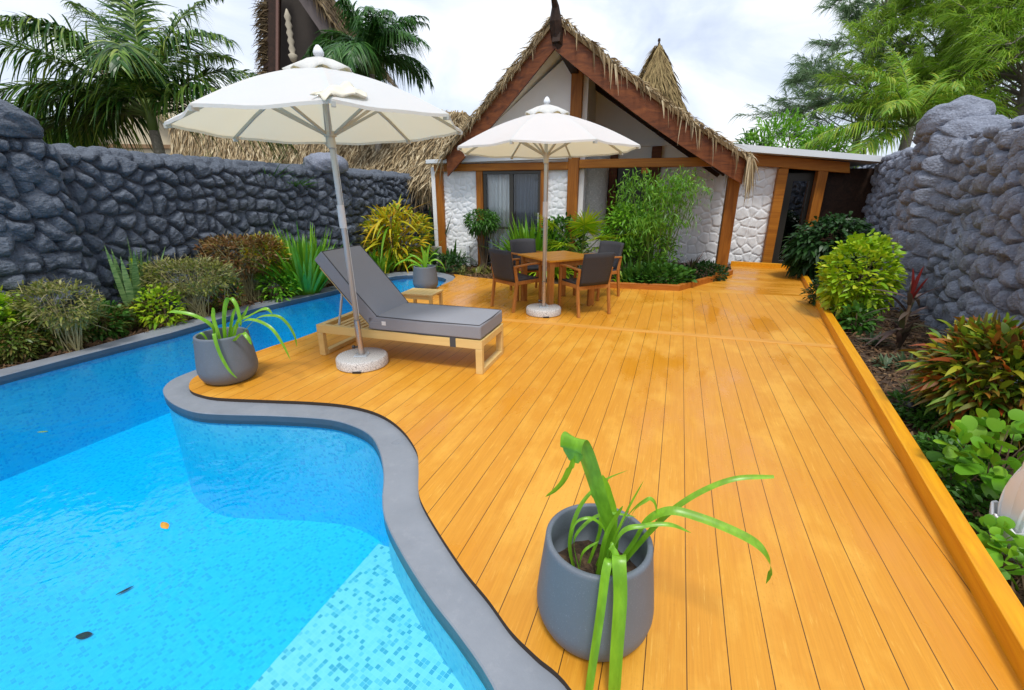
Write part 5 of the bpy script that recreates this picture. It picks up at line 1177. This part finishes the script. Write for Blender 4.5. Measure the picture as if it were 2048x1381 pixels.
# ------------------------------------------------------------------ palms and trees beyond the walls
M_trunk = stonepaint('palm_trunk_bark', (.20, .17, .13), (.36, .32, .26), .85)
def palm(name, label, base, zc, fr, L, mat, tr=.11, leaf=.42, lw=.030, droop=.9, lean=(0, 0), n=46, group=None, crownshaft=True, hang=(.25, .95)):
    t_ = thing(name, label, 'palm tree', base, 0, group); top = Vector((lean[0], lean[1], zc-base.z))
    m = MB(); k = 12; m.tube([(lean[0]*(i/k)**2, lean[1]*(i/k)**2, (zc-base.z)*i/k) for i in range(k+1)], [tr*(1.25-.35*i/k+.04*(i % 2)) for i in range(k+1)], 12); m.build('trunk', M_trunk, t_, True)
    if crownshaft:
        m = MB(); m.tube([top-Vector((0, 0, .05)), top+Vector((0, 0, .25)), top+Vector((0, 0, .6))], [tr*.85, tr*.95, tr*.4], 10); m.build('crownshaft', M_stemg, t_, True)
    m = MB(); st_ = MB()
    for (az, el, sc, dr) in fr:
        a = R(az); e = R(el); l = L*sc; pts = []; p = top.copy()+Vector((0, 0, .25 if crownshaft else .0)); N = 14
        for i in range(N+1):
            pts.append(p.copy()); ee = e-dr*(i/N)**1.35*droop*2.0; p = p+Vector((math.cos(a)*math.cos(ee), math.sin(a)*math.cos(ee), math.sin(ee)))*(l/N)
        st_.tube(pts, [.028*(1-i/N*.85) for i in range(N+1)], 5)
        Pn = np.array([q[:] for q in pts]); tt_ = np.linspace(.12, 1, n); idx = tt_*N; i0 = np.minimum(idx.astype(int), N-1); f = (idx-i0)[:, None]
        C = Pn[i0]*(1-f)+Pn[i0+1]*f; Tg = Pn[i0+1]-Pn[i0]; Tg /= np.linalg.norm(Tg, axis=1, keepdims=True); sd_ = np.cross(Tg, (0, 0, 1)); sd_ /= np.linalg.norm(sd_, axis=1, keepdims=True)+1e-6; nr = np.cross(sd_, Tg)
        for s_ in (-1, 1):
            for lay in (0, 1):
                D = sd_*s_*.85+Tg*(.55+.5*tt_[:, None])+nr*RNG.uniform(-.1, .45, n)[:, None]+rvec(n)*.14
                LL = leaf*L*.5*(np.sin(np.clip(tt_*1.08+.10, 0, 1)*math.pi)**.6*.9+.25)*RNG.uniform(.75, 1.15, n)
                m.arr(*blades(C+rvec(n)*.02, D, Tg+rvec(n)*.2, LL, lw*RNG.uniform(.7, 1.2, n), RNG.uniform(*hang, n), 4, (.7, 1, .75, .05)))
    st_.build('frond_stalks', M_stemg, t_, True); m.build('fronds', mat, t_)
    return t_
g_palm = leafmat('palm_green', [(.014, .06, .010), (.03, .12, .016), (.07, .20, .025), (.24, .40, .04), (.03, .10, .015), (.40, .50, .07)], .34, .3)
g_palm2 = leafmat('palm_deep_green', [(.02, .09, .018), (.05, .16, .025), (.10, .26, .04), (.03, .12, .02)], .38, .3)
g_coco = leafmat('coconut_yellow_green', [(.12, .29, .02), (.20, .42, .03), (.33, .52, .04), (.48, .52, .05), (.15, .34, .022)], .42, .35)
bp = P(322, 300, 9.0); bp.z = -.07
palm('palm', 'large dark palm with arching feathery fronds behind the left wall', bp, P(318, 262, 9.0).z, [(180, 60, 1.0, .75), (168, 34, 1.0, .75), (196, 18, .95, .7), (150, 68, .95, .5), (120, 80, 1.0, .25), (60, 74, .95, .45), (12, 46, .85, .8), (-12, 68, .8, .9), (212, 46, .95, .8), (250, 66, .75, .9), (300, 56, .75, 1.0), (95, 86, 1.0, .2), (345, 30, .75, .7), (184, 6, .9, .55), (158, 14, .85, .6), (225, 26, .85, .8), (140, 40, .95, .7), (75, 60, .85, .6), (30, 20, .8, .7)], 3.2, g_palm, .09, .44, .036, 1.0, (-.05, 0), 58, None, True, (.3, 1.2))
bp = P(760, 330, 15.0); bp.z = -.07
palm('palm', 'smaller round headed palm standing between the two parasols beyond the wall', bp, P(762, 150, 15).z, [(a, e, s, d) for a, e, s, d in zip([36*k+(18 if k > 9 else 0) for k in range(20)], (68, 35, 74, 20, 60, 42, 78, 28, 62, 48)*2, (1, 1, .95, 1, 1, .95, .9, 1, 1, .95)*2, (.7, .9, .5, .8, .8, .9, .4, .9, .8, .8)*2)], 2.25, g_palm2, .09, .55, .042, 1.05, (0, 0), 50, None, True, (.4, 1.3))
bp = P(1800, 330, 13.5); bp.z = -.07
palm('coconut_palm', 'yellow green coconut palm with long sweeping fronds above the right wall', bp, P(1805, 255, 13.5).z, [(175, 30, 1, .7), (185, 10, 1.05, .6), (165, 48, 1, .8), (195, 55, .9, .8), (205, -8, 1.0, .45), (180, -18, .9, .4), (150, 65, 1, .7), (100, 75, 1, .5), (60, 55, .9, .7), (30, 62, .9, .6), (0, 40, .85, .8), (-30, 30, .8, .9), (220, 30, .9, .8), (250, 45, .8, .9), (160, 5, 1.05, .6), (300, 60, .8, .8)], 3.0, g_coco, .13, .36, .032, .75, (0, 0), 52, None, False)
g_fringe = leafmat('small_palm_leaf', [(.05, .16, .015), (.10, .26, .02), (.16, .34, .03), (.28, .36, .03)])
for k, (x, yb, yt, Y, lab, mat) in enumerate(((445, 318, 268, 9.2, 'dark fan palm tuft poking over the left wall below the parasol', g_mid), (295, 300, 278, 8.6, 'yellow green fan palm tuft poking over the left wall by the palm trunk', g_lime), (505, 322, 300, 9.6, 'small green fan tuft on the left wall near the cap boulder', g_mid))):
    b = P(x, yb, Y); h = P(x, yt, Y).z-b.z; g0 = Vector((b.x, b.y, -.07)); fan_palm('fan_palm', lab, g0, b.z+.07+h*.3, 9, .55 if k else .7, mat, 'palm', (0, 6.28), (10, 60))
for x, yt, ww, Y, lab, mt in ((95, 215, 110, 22, 'pale grey green tree far behind the left end of the wall', leafmat('pale_grey_leaf', [(.16, .22, .16), (.24, .30, .22), (.33, .38, .32)])), (120, 262, 130, 18, 'light green bushy tree low behind the left end of the wall', g_mid)):  # farthest tree gets paler grey green leaf tones
    b = P(x, 330, Y); b.z = 0; h = P(x, yt, Y).z; shrub('tree', lab, b, h, ww*Y/F, 1500, .35, .12, mt, M_stem, .35, None, 8, 30, cat='tree', sr=.05)
# casuarinas
M_bark = plain('grey_bark', (.22, .19, .16), .9)
def casuarina(label, base, H, spread, n, mat, seed, low=.12, bias=(0, 0)):
    t_ = thing('casuarina_tree', label, 'tree', base, 0, 'feathery casuarina trees beyond the right wall'); r = random.Random(seed); rg = np.random.default_rng(seed)
    m = MB(); tk = MB(); tk.tube([(0, 0, 0), (.1, 0, H*.35), (-.05, .1, H*.7), (.05, 0, H)], [.20, .15, .09, .03], 9); tk.build('trunk', M_bark, t_, True)
    br = MB()
    for i in range(n):
        h = r.uniform(low, 1)**.8; z0 = H*h*.93; a = r.uniform(0, 6.283); l = spread*(1.1-h*.72)*r.uniform(.65, 1.15); d = Vector((math.cos(a)+bias[0], math.sin(a)+bias[1], 0)).normalized()
        p0 = Vector((0, 0, z0)); p1 = p0+d*l*.55+Vector((0, 0, l*r.uniform(.15, .45))); p2 = p0+d*l+Vector((0, 0, l*r.uniform(.1, .6))); br.tube([p0, p1, p2], [.032, .018, .006], 5)
        for j in range(8):
            f = r.uniform(.25, 1.0)**.6; q = (p0.lerp(p1, f*2) if f < .5 else p1.lerp(p2, f*2-1)); sdv = (d*r.uniform(.2, 1)+Vector((r.uniform(-1, 1), r.uniform(-1, 1), r.uniform(-.1, .8)))).normalized(); q2 = q+sdv*l*r.uniform(.18, .34)
            br.tube([q, q2], [.012, .004], 4)
            k = 44; u = rg.uniform(0.1, 1, k)[:, None]; B = np.array(q[:])*(1-u)+np.array(q2[:])*u+rg.normal(0, .025, (k, 3))
            D = rg.normal(0, .38, (k, 3))+np.array([sdv.x*.9, sdv.y*.9, .25+sdv.z*.5]); m.arr(*blades(B, D, rg.normal(size=(k, 3)), rg.uniform(.22, .50, k), .024, rg.uniform(.3, 1.0, k), 3, (1, .9, .7, .2)))
    br.build('branches', M_bark, t_); m.build('crown', mat, t_); return t_
g_cas = leafmat('casuarina_needles', [(.20, .40, .03), (.31, .52, .045), (.44, .62, .06), (.23, .44, .04), (.54, .66, .07)], .5, .5)
g_cas2 = leafmat('grey_casuarina_needles', [(.13, .24, .10), (.20, .33, .15), (.28, .40, .21), (.15, .28, .12)], .5, .5)
for lab, x, Y, H, sp_n, nn, mt, sd_, bs in (('tall bright green casuarina at the right edge of the photo', 2000, 15, 11, 3.5, 150, g_cas, 3, (-.3, 0)), ('feathery casuarina in the middle rising above the coconut palm', 1830, 18, 11.5, 3.9, 150, g_cas, 4, (0, 0)), ('greyer casuarina farthest left, leaning over the annex roof', 1700, 22, 10.0, 4.4, 74, g_cas2, 5, (-.5, 0))):
    b = P(x, 330, Y); b.z = -.07; casuarina(lab, b, H, sp_n, nn, mt, sd_, .22, bs)
for x, yt, ww, Y, lab in ((1548, 232, 110, 17, 'bright green bushy palm tuft rising behind the annex roof'), (1500, 265, 60, 19, 'small dark green tree top at the left end of the annex roof'), (1640, 262, 90, 16, 'green bush under the coconut fronds behind the annex roof')):
    b = P(x, 330, Y); b.z = 0; h = P(x, yt, Y).z; shrub('tree', lab, b, h, ww*Y/F, 900, .55, .06, g_bright if x != 1500 else g_mid, M_stem, .5, None, 8, 24, cat='tree', sr=.05, up=.9, droop=.6)
# ------------------------------------------------------------------ small things
def flat_leaf(name, label, px, py, z, L, w, rz, mat):
    b = G(px, py, z); m = MB(); vs = []; n = 8
    for i in range(n+1):
        u = i/n; ww = w*math.sin(math.pi*min(1, u*.95+.04))**.8/2; x = (u-.5)*L; zz = .012*(u-.5)**2*8*L
        vs += [(x, -ww, zz+.004), (x, 0, zz), (x, ww, zz+.004)]
    m.add(vs, [(i*3+k, i*3+k+1, i*3+k+4, i*3+k+3) for i in range(n) for k in range(2)]); o = m.build(name, mat, None, True, loc=b); o.rotation_euler = (0, 0, rz)
    o.modifiers.new('t', 'SOLIDIFY').thickness = .0015; return tag(o, label, 'leaf')
flat_leaf('floating_leaf', 'orange yellow leaf floating on the pool', 330, 1053, ZW+.002, .085, .035, R(-35), plain('orange_leaf', (.62, .30, .03), .5, .3, 40))
flat_leaf('floating_leaf', 'small green leaf floating near the left edge of the pool', 86, 865, ZW+.002, .07, .018, R(10), plain('olive_leaf', (.18, .30, .02), .5, .2, 30))
flat_leaf('sunken_leaf', 'long dark leaf lying on the pool floor', 250, 1182, ZF+.012, .10, .02, R(50), M_edge)
flat_leaf('sunken_leaf', 'round dark leaf lying on the pool floor nearest the viewer', 168, 1272, ZF+.012, .09, .05, R(10), M_edge)
# spotlight by the kerb
b = G(1806, 825, 0.02); sl = thing('garden_spotlight', 'small black spike spotlight behind the right kerb', 'spotlight', (b.x+.10, b.y+.02, -.07), R(-20))
m = MB(); m.tube([(0, 0, -.03), (0, 0, .10)], .008, 8); m.build('spike', M_black, sl)
m = MB(); m.tube([(.07, .02, .09), (.0, 0, .12), (-.06, -.02, .145)], [.022, .032, .034], 14); m.build('lamp_head', M_black, sl, True)
# white ornament of curved petals
b = G(2030, 1105, -.05); orn = thing('petal_ornament', 'glossy white ceramic ornament of curved petals cut off by the right edge', 'ornament', (b.x+.02, b.y, -.07), 0)
M_cer = plain('white_ceramic', (.80, .80, .81), .25, .02, 4, 0, .02)
def petal(az, L, w, tilt, curl, z0, r0):
    m = MB(); nu, nv = 14, 10; vs = []
    for i in range(nu+1):
        u = i/nu; ww = w*math.sin(math.pi*(u*.86+.12))**.75/2; el = R(tilt)+R(curl)*u
        h = z0+L*u*math.cos(R(tilt*.5+curl*.35*u)); rr = r0+L*u*math.sin(R(tilt+curl*u*.4))*.55
        for j in range(nv+1):
            v = j/nv*2-1; x = rr-.5*ww*v*v; y = ww*v; vs.append((x*math.cos(az)-y*math.sin(az), x*math.sin(az)+y*math.cos(az), h))
    m.add(vs, [(i*(nv+1)+j, (i+1)*(nv+1)+j, (i+1)*(nv+1)+j+1, i*(nv+1)+j+1) for i in range(nu) for j in range(nv)])
    o = m.build('petal', M_cer, orn, True); s_ = o.modifiers.new('t', 'SOLIDIFY'); s_.thickness = .012; o.modifiers.new('s', 'SUBSURF').levels = 1
for k in range(5): petal(R(200+72*k), .50, .24, 20, -30, .06, .05)
for k in range(6): petal(R(170+60*k), .22, .19, 42, -25, .0, .08)
# utility boxes by the house corner
ub = thing('utility_box', 'weathered pale utility box in the corner between stone wall and house', 'utility box', P(868, 510, 10.9)*1, R(-15)); ub.location.z = -.07
m = MB(); m.box(-.16, .16, -.12, .12, .05, .50); m.build('casing', plain('pale_box', (.55, .52, .44), .7, .12), ub, bevel=.01)
m = MB(); m.box(-.11, .11, -.128, -.121, .12, .40); m.build('grille', plain('grey_grille', (.18, .18, .17), .6), ub)
pf = thing('pipe_fitting', 'white pipe fittings standing against the left white house panel', 'pipes', hx and (HO+HX*hv(934, -.12)+HY*-.12), -HA); pf.location.z = -.07
m = MB(); m.box(-.05, .05, -.03, .03, .0, .52); m.box(-.32, -.05, -.02, .02, .46, .49); m.build('panel', M_white, pf, bevel=.01)
for k in range(3): m = MB(); m.tube([(-.09-.09*k, 0, 0), (-.09-.09*k, 0, .22-.05*k), (-.06-.09*k, -.01, .26-.05*k)], .016, 8); m.build('pipe', M_white, pf, True)
m = MB(); m.tube([(.0, -.035, .34), (.0, -.05, .34)], .03, 12); m.build('gauge', M_alu, pf)
